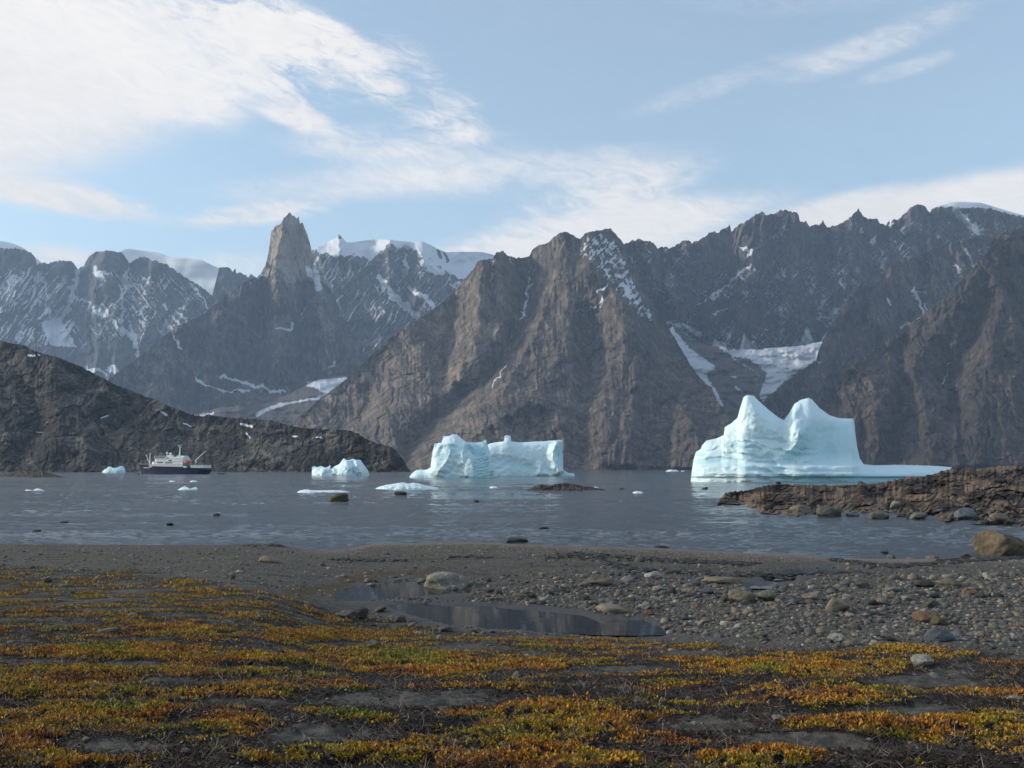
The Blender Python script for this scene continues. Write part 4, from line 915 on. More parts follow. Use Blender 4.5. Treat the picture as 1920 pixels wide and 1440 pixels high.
T_head = [(1345, 944), (1400, 946), (1425, 963), (1495, 970), (1559, 974), (1630, 978), (1771, 980), (1860, 984), (1920, 990), (2000, 1000), (2100, 1012), (2300, 1030), (2560, 1040)]
def d_head(x, y, u):
    f1, f2, c = worley(x / 34 + .4 * fbm(x / 30, y / 30, 2, 311), y / 15, 5)
    f3, f4, c2 = worley(x / 12, y / 7, 6)
    return slabs(x, y, 46, 3., 453, .9, 1.5) + .6 * relief(x, y, 20, 50, 2.6, 312, .9) + (f1 - .4) * 3.4 + (c - .5) * 3.5 + relief(x, y, -30, 16, .5, 314, .8) + (f3 - .4) * 1.0 * sst(925, 950, y) + (c2 - .5) * .9
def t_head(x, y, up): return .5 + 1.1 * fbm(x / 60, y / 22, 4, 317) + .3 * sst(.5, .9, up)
M_head = rock_mat('headland rock', (.018, .014, .012), (.098, .068, .050), (.21, .150, .105), 1.8, bump=.8, contrast=1.5, streak=.15, stain=(.17, .080, .028))
_o = sheet('headland', C_head, [(1345, 153), (1500, 165), (1700, 175), (1920, 178), (2100, 185)], [(1345, 140), (1400, 135), (1425, 111), (1495, 103), (1771, 92), (1920, 84), (2100, 74)], M_head, d_head, None, t_head, .8, .85, 3., 12., 318, toe=T_head, rows=130, back=2.2, label='rocky brown headland running into the fjord on the right')
# boulders on the headland, standing on its surface
hv = np.array([v.co[:] for v in _o.data.vertices]); hpx, hpy = proj(hv[:, 0], hv[:, 1], hv[:, 2])
def head_boulder(px, py, w, h, c, lb, seed, ang=.5, name='boulder'):
    i = np.argmin((hpx - px) ** 2 + (hpy - py) ** 2); x, Y, z = hv[i]
    k = Y / F; v, f = rock_verts(4 if w > 14 else 3, seed, 1., ang)
    ext = (v.max(0) - v.min(0)) / 2; v = (v - (v.max(0) + v.min(0)) / 2) / ext * np.array([w * k / 2, w * k * .42, h * k * .62]); v[:, 2] += h * k * .38
    return tag(link(name, mesh_np(name, v, f), M_st[c], loc=(x, Y, z)), lb, 'rock')
for i, (px, py, w, h, c, lb) in enumerate([(1678, 953, 20, 14, 'pale', 'whitish boulder halfway up the side of the headland'), (1553, 971, 48, 24, 'grey', 'big grey boulder at the foot of the headland'), (1600, 973, 26, 13, 'blue', 'blue grey boulder right of the big grey one at the headland foot'), (1648, 974, 36, 17, 'grey', 'grey block at the middle of the headland foot'), (1872, 978, 40, 17, 'tan', 'orange tan boulder at the foot of the headland on the far right'),
                                           (1615, 908, 11, 6, 'dark', 'small dark stone standing on the crest of the headland'), (1459, 907, 12, 5, 'dark', 'small dark stone on the crest near the headland tip'), (1810, 972, 40, 20, 'blue', 'large dark grey boulder low on the right part of the headland'), (1484, 924, 9, 7, 'pale', 'small pale stone near the tip of the headland'), (1722, 972, 30, 12, 'grey', 'low grey boulder at the foot between the block and the large dark one'),
                                           (1440, 956, 20, 11, 'dark', 'dark angular rock at the lower tip of the headland'), (1500, 960, 40, 14, 'pink', 'brown slab low on the near tip of the headland'), (1875, 905, 26, 9, 'dark', 'dark slab near the top of the headland at right'), (1700, 912, 30, 9, 'dark', 'dark slab on the upper slope of the headland')]):
    head_boulder(px, py, w, h, c, lb, 700 + i, .7)
HC = [('grey', 'grey stone among the rubble along the foot of the headland', 40), ('dark', 'dark stone among the rubble along the foot of the headland', 20)]
_r = np.random.default_rng(5)
for c, lb, n in HC:
    for k in range(n):
        px = _r.uniform(1500, 1915); py = L(T_head, px) - _r.uniform(2, 22)
        o = head_boulder(px, py, _r.uniform(5, 15), _r.uniform(3, 8), c, lb, 800 + k % 9, .7, 'stone'); o['group'] = 'rubble on the headland foot'
        o.rotation_euler = (0, 0, _r.uniform(0, 6))

# loose stones of the beach: the largest are objects, the rest one mass of gravel -------
def sample(n, poly, hw):
    a = np.array(poly, float); lo, hi = a.min(0), a.max(0); out = np.zeros((0, 2))
    while len(out) < n:
        q = _r.uniform(lo, hi, (n * 2, 2)); out = np.concatenate([out, q[inpoly(q[:, 0], q[:, 1], poly)]])
    return out[:n]
ZONES = [([(0, 1030), (480, 1028), (640, 1040), (1000, 1040), (1300, 1050), (1500, 1062), (1300, 1095), (900, 1108), (620, 1120), (480, 1110), (0, 1080)], 7500, 2.4, .55), ([(600, 1092), (800, 1082), (1000, 1076), (1300, 1072), (1400, 1092), (1000, 1104), (880, 1112), (780, 1092)], 700, 4.2, .6),
         ([(1240, 1185), (1215, 1140), (1180, 1125), (1260, 1100), (1420, 1105), (1560, 1085), (1920, 1075), (2350, 1080), (2350, 1240), (1990, 1225), (1700, 1215), (1500, 1215)], 11500, 5.4, .62),
         ([(860, 1128), (900, 1108), (1050, 1098), (1250, 1092), (1400, 1096), (1240, 1140), (1180, 1158), (1050, 1140)], 2200, 4.6, .6),
         ([(640, 1100), (760, 1118), (860, 1128), (800, 1130), (700, 1128)], 160, 5., .4),
         ([(600, 1160), (700, 1140), (800, 1168), (1000, 1186), (1240, 1196), (1500, 1220), (1300, 1225), (900, 1205), (700, 1185)], 420, 6., .5),
         ([(0, 1060), (480, 1060), (620, 1150), (400, 1180), (0, 1170)], 420, 4.5, .55), ([(0, 1170), (500, 1160), (900, 1200), (1500, 1230), (1920, 1230), (1920, 1440), (0, 1440)], 900, 4.2, .7),
         ([(1500, 1060), (1920, 1050), (1920, 1085), (1500, 1090)], 500, 4.5, .5),
         ([(640, 1026), (870, 1020), (1100, 1029), (1400, 1040), (1560, 1050), (1500, 1056), (1250, 1046), (1000, 1040), (650, 1044)], 5200, 2.3, .35), ([(0, 1022), (480, 1022), (640, 1036), (620, 1052), (0, 1045)], 1200, 2.2, .35)]
pts, wid = [], []
for poly, n, w, s in ZONES:
    q = sample(n, poly, w); pts.append(q); wid.append(w * np.exp(_r.normal(0, s, n)))
pts = np.concatenate(pts); wid = np.clip(np.concatenate(wid), 1.6, 26)
gxp, gyp, _ = hit(pts[:, 0], pts[:, 1])
gzp = zground(gxp, gyp)
keep = (gzp > .02) & (poolsd(pts[:, 0], pts[:, 1]) < 1 + 22 * _r.random(len(pts)) ** 3)
pts, wid, gxp, gyp, gzp = pts[keep], wid[keep], gxp[keep], gyp[keep], gzp[keep]
srt = np.argsort(-wid)
COLS = ['grey', 'tan', 'pale', 'pink', 'dark', 'green', 'blue', 'rust']; CPR = np.array([.36, .13, .09, .10, .12, .12, .05, .03])
cob_lab = {'grey': 'grey', 'tan': 'tan', 'pale': 'whitish', 'pink': 'pinkish brown', 'dark': 'blackish', 'green': 'grey green', 'blue': 'slate blue', 'rust': 'rusty red'}
TMPL = [rock_verts(3, 900 + k, 1., .5) for k in range(7)]
cmesh = {}
NOBJ = 200
for n_, i in enumerate(srt[:NOBJ]):
    c = COLS[_r.choice(8, p=CPR)]; k = int(_r.integers(7))
    if (c, k) not in cmesh:
        v, f = TMPL[k]; cmesh[c, k] = mesh_np('cobble', v * .5, f); cmesh[c, k].materials.append(M_st[c])
    W_ = wid[i] * gyp[i] / F
    fg = pts[i, 1] > L(VEGLIM, pts[i, 0]) + 6
    o = bpy.data.objects.new('cobble', cmesh[c, k]); COL.objects.link(o)
    o.location = (gxp[i], gyp[i], gzp[i] + W_ * .10); o.scale = (W_, W_ * _r.uniform(.7, 1.), W_ * _r.uniform(.4, .68)); o.rotation_euler = (_r.normal(0, .2), _r.normal(0, .2), _r.uniform(0, 6.3))
    right = pts[i, 0] > 1230
    where = 'half buried between the low orange plants' if fg else ('on the cobble beach right of the tide pools' if right else 'on the stony flat beside the tide pools')
    tag(o, cob_lab[c] + ' cobble ' + where, 'stone', 'cobbles ' + where)
# the rest in one mesh
LV = [rock_verts(2, 950 + k, 1., .5) for k in range(6)] ; SV = [rock_verts(1, 970 + k, 1., .3, .3) for k in range(6)]
VV, FF, CC = [], [], []; nv = 0
PAL = np.array([SC[c] for c in COLS])
for i in srt[NOBJ:]:
    big = wid[i] > 4.
    v, f = (LV if big else SV)[int(_r.integers(6))]
    W_ = wid[i] * gyp[i] / F; a = _r.uniform(0, 6.3); ca, sa = math.cos(a), math.sin(a)
    q = v * np.array([W_ * .5, W_ * _r.uniform(.3, .5), W_ * _r.uniform(.2, .34)])
    q = np.stack([q[:, 0] * ca - q[:, 1] * sa + gxp[i], q[:, 0] * sa + q[:, 1] * ca + gyp[i], q[:, 2] + gzp[i] + W_ * .06], -1)
    col = PAL[_r.choice(8, p=CPR)] * _r.uniform(.65, 1.35)
    if wid[i] < 4 and pts[i, 1] < 1060: col = np.array([.20, .165, .14]) * _r.uniform(.4, 1.45)
    VV.append(q); FF.append(f + nv); nv += len(q); CC.append(np.repeat(np.append(col, 1)[None], len(q), 0))
m, t = newmat('gravel stones')
n = t.noise(t.obj(), 18., 6, .7)
c = t.mix(t.rng(n, .3, .7), (.5, .5, .5), (1.3, 1.3, 1.3))
mul = t.n('ShaderNodeMix', data_type='RGBA', blend_type='MULTIPLY'); mul.inputs[0].default_value = 1
t.t.links.new(t.acol('col'), mul.inputs[6]); t.t.links.new(c, mul.inputs[7])
t.out(mul.outputs[2], .85, t.bump(n, .6, .02), **{'Specular IOR Level': .3})
tag(link('gravel', mesh_np('gravel', np.concatenate(VV), np.concatenate(FF), {'col': np.concatenate(CC)}), m), 'loose gravel and small stones of the beach', 'gravel', kind='stuff')

# ------------------------------------------------------------------ seaweed wrack
WR = [([(1040, 1042), (1085, 1040), (1120, 1048), (1150, 1060), (1180, 1068), (1210, 1071)], 4), ([(1200, 1070), (1290, 1074), (1360, 1078), (1410, 1079), (1480, 1076)], 2.2), ([(1090, 1040), (1180, 1044), (1260, 1052), (1330, 1055), (1420, 1058)], 2.2), ([(1560, 1050), (1610, 1056), (1660, 1060)], 2.5), ([(1660, 1062), (1740, 1058), (1800, 1054), (1850, 1049), (1910, 1046)], 2.2), ([(620, 1049), (700, 1051), (760, 1050)], 1.4), ([(840, 1044), (920, 1046)], 1.2), ([(1400, 1078), (1500, 1074), (1580, 1073)], 1.6), ([(440, 1022), (540, 1024)], 1.2)]
VV, FF = [], []; nv = 0
v0, f0 = ICO[1]
for line, w in WR:
    a = np.array(line, float); sl = np.concatenate([[0], np.cumsum(np.hypot(*np.diff(a, axis=0).T))])
    n = int(sl[-1] * 2.2)
    s = _r.uniform(0, sl[-1], n); px = np.interp(s, sl, a[:, 0]); py = np.interp(s, sl, a[:, 1]) + _r.normal(0, w * .55, n)
    ok = fbm(px / 18, py / 6, 3, 400) > -.25
    px, py = px[ok], py[ok]
    x, Y, z = hit(px, py); z = zground(x, Y)
    for k in range(len(px)):
        if z[k] < .01: continue
        r_ = _r.uniform(.05, .16); an = _r.uniform(0, 6.3)
        q = (v0 + _r.normal(0, .25, v0.shape)) * np.array([r_ * 1.8, r_, r_ * .35])
        q = np.stack([q[:, 0] * math.cos(an) - q[:, 1] * math.sin(an) + x[k], q[:, 0] * math.sin(an) + q[:, 1] * math.cos(an) + Y[k], q[:, 2] + z[k] + .01], -1)
        VV.append(q); FF.append(f0 + nv); nv += len(q)
tag(link('seaweed', mesh_np('seaweed', np.concatenate(VV), np.concatenate(FF)), plain('seaweed', (.012, .009, .007), .6, .4, 9)), 'black lines of seaweed washed up along the beach', 'seaweed', kind='stuff')

# ------------------------------------------------------------------ low autumn plants
def leaves(N, y0, y1, lmin, lmax, hmax, thr, seed, wide=.78, litter=False):
    r = np.random.default_rng(seed)
    Y = (y0 ** -.35 + (y1 ** -.35 - y0 ** -.35) * r.random(N)) ** (-1 / .35)
    x = (r.random(N) * 2 - 1) * (Y * wide + 1.2)
    z = zground(x, Y)
    d = vegdens(x, Y, z)
    ok = d > thr + r.random(N) * .28
    x, Y, z, d = x[ok], Y[ok], z[ok], d[ok]; n = len(x)
    px, py = pix(x, Y, z)
    # clumps: leaves stand in small rosettes with bare gaps between
    cl = fbm(x / .11, Y / .11, 2, seed + 3)
    ok = cl > -.18; x, Y, z, d, px, py, cl = (q[ok] for q in (x, Y, z, d, px, py, cl)); n = len(x)
    hh = hmax * np.clip(d - thr, .05, .8) / .8 * r.uniform(.25, 1., n)
    ln = r.uniform(lmin, lmax, n)
    az = r.uniform(0, 2 * math.pi, n); el = np.radians(r.uniform(15, 85, n) if not litter else r.uniform(-5, 28, n))
    dr = np.stack([np.cos(az) * np.cos(el), np.sin(az) * np.cos(el), np.sin(el)], -1)
    sd = np.stack([-np.sin(az), np.cos(az), 0 * az], -1)
    roll = r.normal(0, .5, n)[:, None]
    upv = np.cross(dr, sd); sd = sd * np.cos(roll) + upv * np.sin(roll)
    b = np.stack([x, Y, z + hh - .004], -1); w = (ln * r.uniform(.19, .30, n))[:, None]
    upb = np.cross(sd, dr) * (ln * .10)[:, None]
    md = b + dr * (ln * .55)[:, None]
    V = np.stack([b, md - sd * w - upb, b + dr * ln[:, None], md + sd * w - upb], 1).reshape(-1, 3)
    Q = np.arange(4 * n).reshape(-1, 4)
    # colour drifts across the mat: olive, ochre, orange, rust, brown
    g = 0 * px
    for cx, cy, rx, ry in GREEN: g = np.maximum(g, np.clip(1.3 - np.hypot((px - cx) / rx, (py - cy) / ry), 0, 1))
    h = fbm(x / 1.3, Y / .9, 3, 163) * .9 + fbm(x / .3, Y / .25, 2, 167) * .45 + r.normal(0, .27, n) - 1.0 * g - .12
    stops = np.array([-1.35, -.75, -.25, .25, .68, 1.1])
    pal = np.array([(.19, .20, .022), (.32, .25, .022), (.45, .255, .024), (.48, .20, .022), (.31, .10, .026), (.12, .055, .034)])
    if litter: pal = np.array([(.020, .017, .013), (.030, .022, .015), (.045, .030, .020), (.030, .020, .015), (.060, .036, .026), (.085, .070, .058)])
    col = np.stack([np.interp(h, stops, pal[:, k]) for k in range(3)], -1) * r.uniform(.55, 1.25, n)[:, None]
    dead = r.random(n) < .04; col[dead] = np.array([.22, .19, .16]) * r.uniform(.6, 1.2, (dead.sum(), 1))
    col = np.concatenate([col, np.ones((n, 1))], 1)
    return V, Q, np.repeat(col, 4, 0)
parts = [leaves(600000, 5.6, 13.5, .022, .044, .045, .10, 5), leaves(700000, 13., 30., .030, .058, .045, .10, 6), leaves(200000, 28, 56, .06, .11, .05, .16, 7), leaves(540000, 5.6, 24, .015, .04, .015, -.62, 8, .78, True)]
o0 = 0; VV, FF, CC = [], [], []
for V, Q, c in parts: VV.append(V); FF.append(Q + o0); CC.append(c); o0 += len(V)
m, t = newmat('autumn leaves')
t.out(t.acol('col'), .6, None, **{'Specular IOR Level': .25, 'Subsurface Weight': 0.})
tag(link('ground_cover', mesh_np('ground_cover', np.concatenate(VV), np.concatenate(FF), {'col': np.concatenate(CC)}, smooth=False), m), 'low mats of orange, ochre and olive autumn leaves', 'plants', kind='stuff')
# dry twigs and dead brown heath between the leaves
r = np.random.default_rng(21); N = 60000
Y = (5.6 ** -.3 + (24 ** -.3 - 5.6 ** -.3) * r.random(N)) ** (-1 / .3); x = (r.random(N) * 2 - 1) * (Y * .6 + .5); z = zground(x, Y); d = vegdens(x, Y, z)
ok = (d > -.35) & (fbm(x / .5, Y / .4, 3, 501) > -.05); x, Y, z, d = x[ok], Y[ok], z[ok], d[ok]; n = len(x)
ln = r.uniform(.03, .13, n) * (1 + Y / 25); az = r.uniform(0, 6.3, n); el = np.radians(r.uniform(0, 45, n)); w = (.0012 + .00018 * Y) * r.uniform(.8, 1.6, n)
dr = np.stack([np.cos(az) * np.cos(el), np.sin(az) * np.cos(el), np.sin(el)], -1); sd = np.stack([-np.sin(az), np.cos(az), 0 * az], -1); up_ = np.cross(dr, sd)
b = np.stack([x, Y, z + .004], -1); e = b + dr * ln[:, None]; mid = (b + e) / 2 + sd * (ln * r.normal(0, .12, n))[:, None]
rings = []
for c0, k in ((b, 1.), (mid, .8), (e, .35)):
    for a in (0, 2.094, 4.189): rings.append(c0 + (sd * math.cos(a) + up_ * math.sin(a)) * (w * k)[:, None])
V = np.stack(rings, 1).reshape(-1, 3)
base = np.arange(n)[:, None] * 9
Q = np.concatenate([base + np.array([[i + 3 * s, (i + 1) % 3 + 3 * s, (i + 1) % 3 + 3 * s + 3, i + 3 * s + 3]]) for s in (0, 1) for i in range(3)])
col = np.where(r.random(n)[:, None] < .22, np.array([[.20, .17, .14]]), np.array([[.055, .030, .022]])) * r.uniform(.6, 1.3, (n, 1))
m2, t = newmat('dry twigs'); t.out(t.acol('col'), .8, None)
tag(link('twigs', mesh_np('twigs', V, Q, {'col': np.repeat(np.concatenate([col, np.ones((n, 1))], 1), 9, 0)}), m2), 'dry brown twigs and dead heath between the leaves', 'twigs', kind='stuff')
# the bleached stick lying at the bottom left
x, Y, z = hit(np.array([208., 292.]), np.array([1418., 1411.])); pA = np.array([x[0], Y[0], z[0] + .02]); pB = np.array([x[1], Y[1], z[1] + .03])
bm = bmesh.new(); prev = None
for i in range(13):
    tt = i / 12; c0 = pA + (pB - pA) * tt + np.array([0, .012 * math.sin(tt * 7), .008 * math.sin(tt * 5)]); rr = .014 * (1 - .5 * tt) * (1 + .15 * math.sin(tt * 23))
    ring = [bm.verts.new(c0 + np.array([0, math.cos(a), math.sin(a)]) * rr) for a in np.linspace(0, 2 * math.pi, 9)[:-1]]
    if prev: [bm.faces.new((prev[k], prev[(k + 1) % 8], ring[(k + 1) % 8], ring[k])) for k in range(8)]
    else: bm.faces.new(ring)
    prev = ring
bm.faces.new(prev); bmesh.ops.recalc_face_normals(bm, faces=bm.faces)
me = bpy.data.meshes.new('driftwood_stick'); bm.to_mesh(me); bm.free()
tag(link('driftwood_stick', me, plain('bleached wood', (.20, .18, .13), .8, .3, 30)), 'bleached pale stick lying on black soil at the bottom left', 'stick')
# ------------------------------------------------------------------ ship
M_navy = plain('navy hull paint', (.006, .010, .042), .45, .25, .4, **{'Specular IOR Level': .15}); M_white = plain('white ship paint', (.72, .73, .73), .4, .06, .5)
M_orng = plain('orange lifeboat', (.42, .075, .022), .45, .15, 1.); M_glass = plain('dark windows', (.02, .024, .03), .15, .2, 2); M_grey = plain('grey steel', (.28, .28, .29), .5, .2, .8); M_dkst = plain('dark steel', (.05, .05, .055), .6, .2, .8); M_blk = plain('black rubber', (.012, .012, .014), .6, .3, 3.)
M_teak = plain('deck planking', (.20, .14, .09), .7, .2, 1.)
SHY = 841.; YAW = math.radians(-18)
sx0, _, _ = P(325., 889., SHY)
def bobj(name, bm, mat, parent, bevel=0.):
    bmesh.ops.recalc_face_normals(bm, faces=bm.faces)
    if bevel: bmesh.ops.bevel(bm, geom=bm.edges[:], offset=bevel, segments=2, affect='EDGES', profile=.7)
    me = bpy.data.meshes.new(name); bm.to_mesh(me); bm.free()
    return link(name, me, mat, parent)
def prism(bm, prof, y0, y1):
    """side profile (x, z) extruded across the beam"""
    a = [bm.verts.new((x, y0, z)) for x, z in prof]; b = [bm.verts.new((x, y1, z)) for x, z in prof]; n = len(prof)
    bm.faces.new(a); bm.faces.new(b[::-1])
    for i in range(n): bm.faces.new((a[i], a[(i + 1) % n], b[(i + 1) % n], b[i]))
def plan(bm, outl, z0, z1, top=None):
    """plan outline (x, y) raised from z0 to z1"""
    top = top or outl
    a = [bm.verts.new((x, y, z0)) for x, y in outl]; b = [bm.verts.new((x, y, z1)) for x, y in top]; n = len(outl)
    bm.faces.new(a); bm.faces.new(b[::-1])
    for i in range(n): bm.faces.new((a[i], a[(i + 1) % n], b[(i + 1) % n], b[i]))
def tube(bm, p, q, r, r2=None, n=8):
    p, q = Vector(p), Vector(q); d = (q - p).normalized(); u = d.orthogonal().normalized(); w = d.cross(u); r2 = r if r2 is None else r2
    A = [bm.verts.new(p + (u * math.cos(2 * math.pi * k / n) + w * math.sin(2 * math.pi * k / n)) * r) for k in range(n)]
    Bv = [bm.verts.new(q + (u * math.cos(2 * math.pi * k / n) + w * math.sin(2 * math.pi * k / n)) * r2) for k in range(n)]
    bm.faces.new(A); bm.faces.new(Bv[::-1])
    for k in range(n): bm.faces.new((A[k], A[(k + 1) % n], Bv[(k + 1) % n], Bv[k]))
def ball(bm, c, r, sc=(1, 1, 1)):
    g = bmesh.ops.create_icosphere(bm, subdivisions=3, radius=r)
    for v in g['verts']: v.co = Vector((v.co.x * sc[0] + c[0], v.co.y * sc[1] + c[1], v.co.z * sc[2] + c[2]))
def X(zx): return (zx - 852) * .0645      # zoom pixel -> metres along the ship
def Z(zy): return (722 - zy) * .0568
ship = bpy.data.objects.new('expedition_ship', None); COL.objects.link(ship)
ship.location = (float(sx0), SHY, 0); ship.rotation_euler = (0, 0, YAW)
tag(ship, 'small passenger ship with a navy hull and white superstructure, anchored below the dark hill', 'ship')
# hull: lofted stations (x along deck, x along keel, deck half beam, waterline half beam, deck height)
ST_ = [(X(303), X(372), .25, .05, Z(574)), (X(330), X(380), 1.7, .5, Z(577)), (X(380), X(405), 3.6, 1.9, Z(581)), (X(450), X(460), 5.2, 3.6, Z(586)), (X(560), X(560), 6.2, 5.4, Z(592)), (X(640), X(640), 6.4, 6.1, Z(604)), (X(800), X(800), 6.5, 6.4, Z(608)), (X(1060), X(1060), 6.5, 6.4, Z(612)), (X(1160), X(1160), 6.5, 6.1, Z(624)), (X(1300), X(1290), 6.2, 5.2, Z(632)), (X(1380), X(1335), 5.7, 3.8, Z(648)), (X(1408), X(1345), 5.2, 3.0, Z(655))]
bm = bmesh.new(); rows_ = []
for xd, xk, bd, bw, zd in ST_:
    sec = []
    for fz, fb, fx in ((-2.2, .55, 0), (0, 1, 0), (.35, None, .35), (.7, None, .7), (1, None, 1)):
        if fb is not None: y, zz, xx = bw * fb, (fz if fz < 0 else 0), xk
        else:
            e = fx ** 1.5; y = bw + (bd - bw) * e; zz = zd * fx; xx = xk + (xd - xk) * fx
        sec.append((xx, y, zz))
    sec = [(a, b, c) for a, b, c in sec]
    rows_.append([bm.verts.new((a, -b, c)) for a, b, c in sec] + [bm.verts.new((a, b, c)) for a, b, c in sec[::-1]])
for r0, r1 in zip(rows_[:-1], rows_[1:]):
    for k in range(len(r0)): bm.faces.new((r0[k], r0[(k + 1) % len(r0)], r1[(k + 1) % len(r0)], r1[k]))
bm.faces.new(rows_[0]); bm.faces.new(rows_[-1])
hull = bobj('hull', bm, M_navy, ship)
for p in hull.data.polygons: p.use_smooth = False
# name on the bow
tc = bpy.data.curves.new('nm', 'FONT'); tc.body = 'PLANCIUS'; tc.size = 1.5; tc.extrude = .03; tc.align_x = 'CENTER'
to = bpy.data.objects.new('nm', tc); COL.objects.link(to); bpy.context.view_layer.update()
tm = bpy.data.meshes.new_from_object(to.evaluated_get(bpy.context.evaluated_depsgraph_get())); bpy.data.objects.remove(to)
tm.name = 'ship_name'
lo = link('ship_name', tm, M_white, hull); lo.location = (X(492), -5.52, Z(634)); lo.rotation_euler = (math.radians(78), 0, math.radians(-9.5))
bm = bmesh.new()
for x in np.linspace(X(312), X(395), 8):
    b = np.interp(x, [s[0] for s in ST_], [s[2] for s in ST_]); zt = np.interp(x, [s[0] for s in ST_], [s[4] for s in ST_])
    for sgn in (-1, 1): tube(bm, (x, sgn * b * .96, zt - .1), (x, sgn * b * .96, zt + 1.3), .06, n=5)
pr = [(x, np.interp(x, [s[0] for s in ST_], [s[2] for s in ST_]) * .96, np.interp(x, [s[0] for s in ST_], [s[4] for s in ST_])) for x in np.linspace(X(312), X(395), 8)]
for k in range(7):
    for hgt in (.65, 1.3):
        for sgn in (-1, 1): tube(bm, (pr[k][0], sgn * pr[k][1], pr[k][2] + hgt), (pr[k + 1][0], sgn * pr[k + 1][1], pr[k + 1][2] + hgt), .05, n=5)
bobj('bow_railing', bm, M_grey, ship)
def house(x0, x1, b, z0, z1, rake=.6, round_=1.6, name='deckhouse', parent=None, mat=None, bev=.12):
    bm = bmesh.new()
    o_ = [(x0 + round_ * 1.2, -b), (x0 + .25 * round_, -b * .72), (x0, -b * .3), (x0, b * .3), (x0 + .25 * round_, b * .72), (x0 + round_ * 1.2, b), (x1, b), (x1, -b)]
    t_ = [(x + (rake if i < 6 else 0), y) for i, (x, y) in enumerate(o_)]
    plan(bm, o_, z0, z1, t_)
    return bobj(name, bm, mat or M_white, parent or ship, bev)
sup = house(X(492), X(1062), 6.15, Z(618), Z(574), 1.2, 3., 'superstructure')
d2 = house(X(546), X(1058), 5.7, Z(574) + .003, Z(530), 1., 2.6)
d3 = house(X(592), X(1048), 5.3, Z(530) + .003, Z(489), .8, 2.2)
br = house(X(588), X(800), 5.6, Z(489) + .003, Z(464), -.2, 1.6, 'bridge')
aft = house(X(803), X(1046), 4.6, Z(489) + .003, Z(466), 0, .5)
fun = house(X(912), X(1046), 2.6, Z(466) + .003, Z(448), .2, .6, 'funnel')
bm = bmesh.new(); plan(bm, [(X(915), -2.63), (X(1000), -2.63), (X(1000), 2.63), (X(915), 2.63)], Z(468), Z(462)); bobj('funnel_band', bm, M_dkst, fun)
def win(par, x, z, w, h, y):
    w *= 1.35; h *= 1.4
    bm = bmesh.new(); plan(bm, [(x - w / 2, y - .03), (x + w / 2, y - .03), (x + w / 2, y + .06), (x - w / 2, y + .06)], z - h / 2, z + h / 2); return bobj('window', bm, M_glass, par)
for k in range(7): win(d2, X(672 + k * 12.5), Z(551), .5, .75, -5.7)
for k in range(9): win(d2, X(788 + k * 13), Z(554), .55, .7, -5.7)
for k in range(4): win(d2, X(925 + k * 28), Z(556), .35, .35, -5.7)
for k in range(3):
    for j in range(2): win(d3, X(842 + k * 17), Z(530 - 13 + j * 13 - 3) - .25, .85, .6, -5.3)
for k in range(5): win(d3, X(930 + k * 24), Z(512), .35, .4, -5.3)
for k in range(7): win(d3, X(650 + k * 22), Z(510), .3, .3, -5.3)
for k in range(16): win(sup, X(640 + k * 26), Z(597), .42, .42, -6.15)
for k in range(9): win(br, X(625 + k * 19), Z(475), .85, .55, -5.6)
bm = bmesh.new()     # front windows of the bridge
for k in range(5): plan(bm, [(X(588) - .12, -1.6 + k * .7), (X(588) + .1, -1.6 + k * .7), (X(588) + .1, -1.1 + k * .7), (X(588) - .12, -1.1 + k * .7)], Z(480), Z(471))
bobj('front_window', bm, M_glass, br)
for par, xa, xb, b_, zz in ((sup, X(500), X(1062), 6.25, 576), (d2, X(556), X(1056), 5.8, 532), (d3, X(600), X(1046), 5.4, 491)):
    bm = bmesh.new(); plan(bm, [(xa + 2., -b_), (xb, -b_), (xb, b_), (xa + 2., b_), (xa, b_ * .5), (xa, -b_ * .5)], Z(zz) - .28, Z(zz) + .02); bobj('deck_shade_strip', bm, M_grey, par)  # grey strips added along the deck edges as the shadow of the overhangs
# railings of the upper deck
for sgn in (-1, 1):
    bm = bmesh.new()
    for x in np.linspace(X(620), X(800), 13): tube(bm, (x, sgn * 5.2, Z(466)), (x, sgn * 5.2, Z(446)), .06, n=5)
    for zz in (446, 455): tube(bm, (X(620), sgn * 5.2, Z(zz)), (X(800), sgn * 5.2, Z(zz)), .05, n=5)
    bobj('railing', bm, M_grey, ship)
bm = bmesh.new()
for x, h in ((625, 408), (640, 418), (690, 392), (700, 420), (760, 420)): tube(bm, (X(x), -1.5 + (x % 3), Z(464)), (X(x), -1.5 + (x % 3), Z(h)), .10, .05, 6)
bobj('antenna', bm, M_grey, ship)
for (cx, cy, r_) in ((737, 403, .85), (795, 418, 1.15)):
    bm = bmesh.new(); ball(bm, (X(cx), .6, Z(cy)), r_); tube(bm, (X(cx), .6, Z(464)), (X(cx), .6, Z(cy)), .28); bobj('radar_dome', bm, M_white, ship)
bm = bmesh.new(); plan(bm, [(X(770), -2.2), (X(830), -2.2), (X(830), 2.2), (X(770), 2.2)], Z(464), Z(438), [(X(776), -2), (X(824), -2), (X(824), 2), (X(776), 2)]); bobj('deck_locker', bm, M_white, ship, .1)
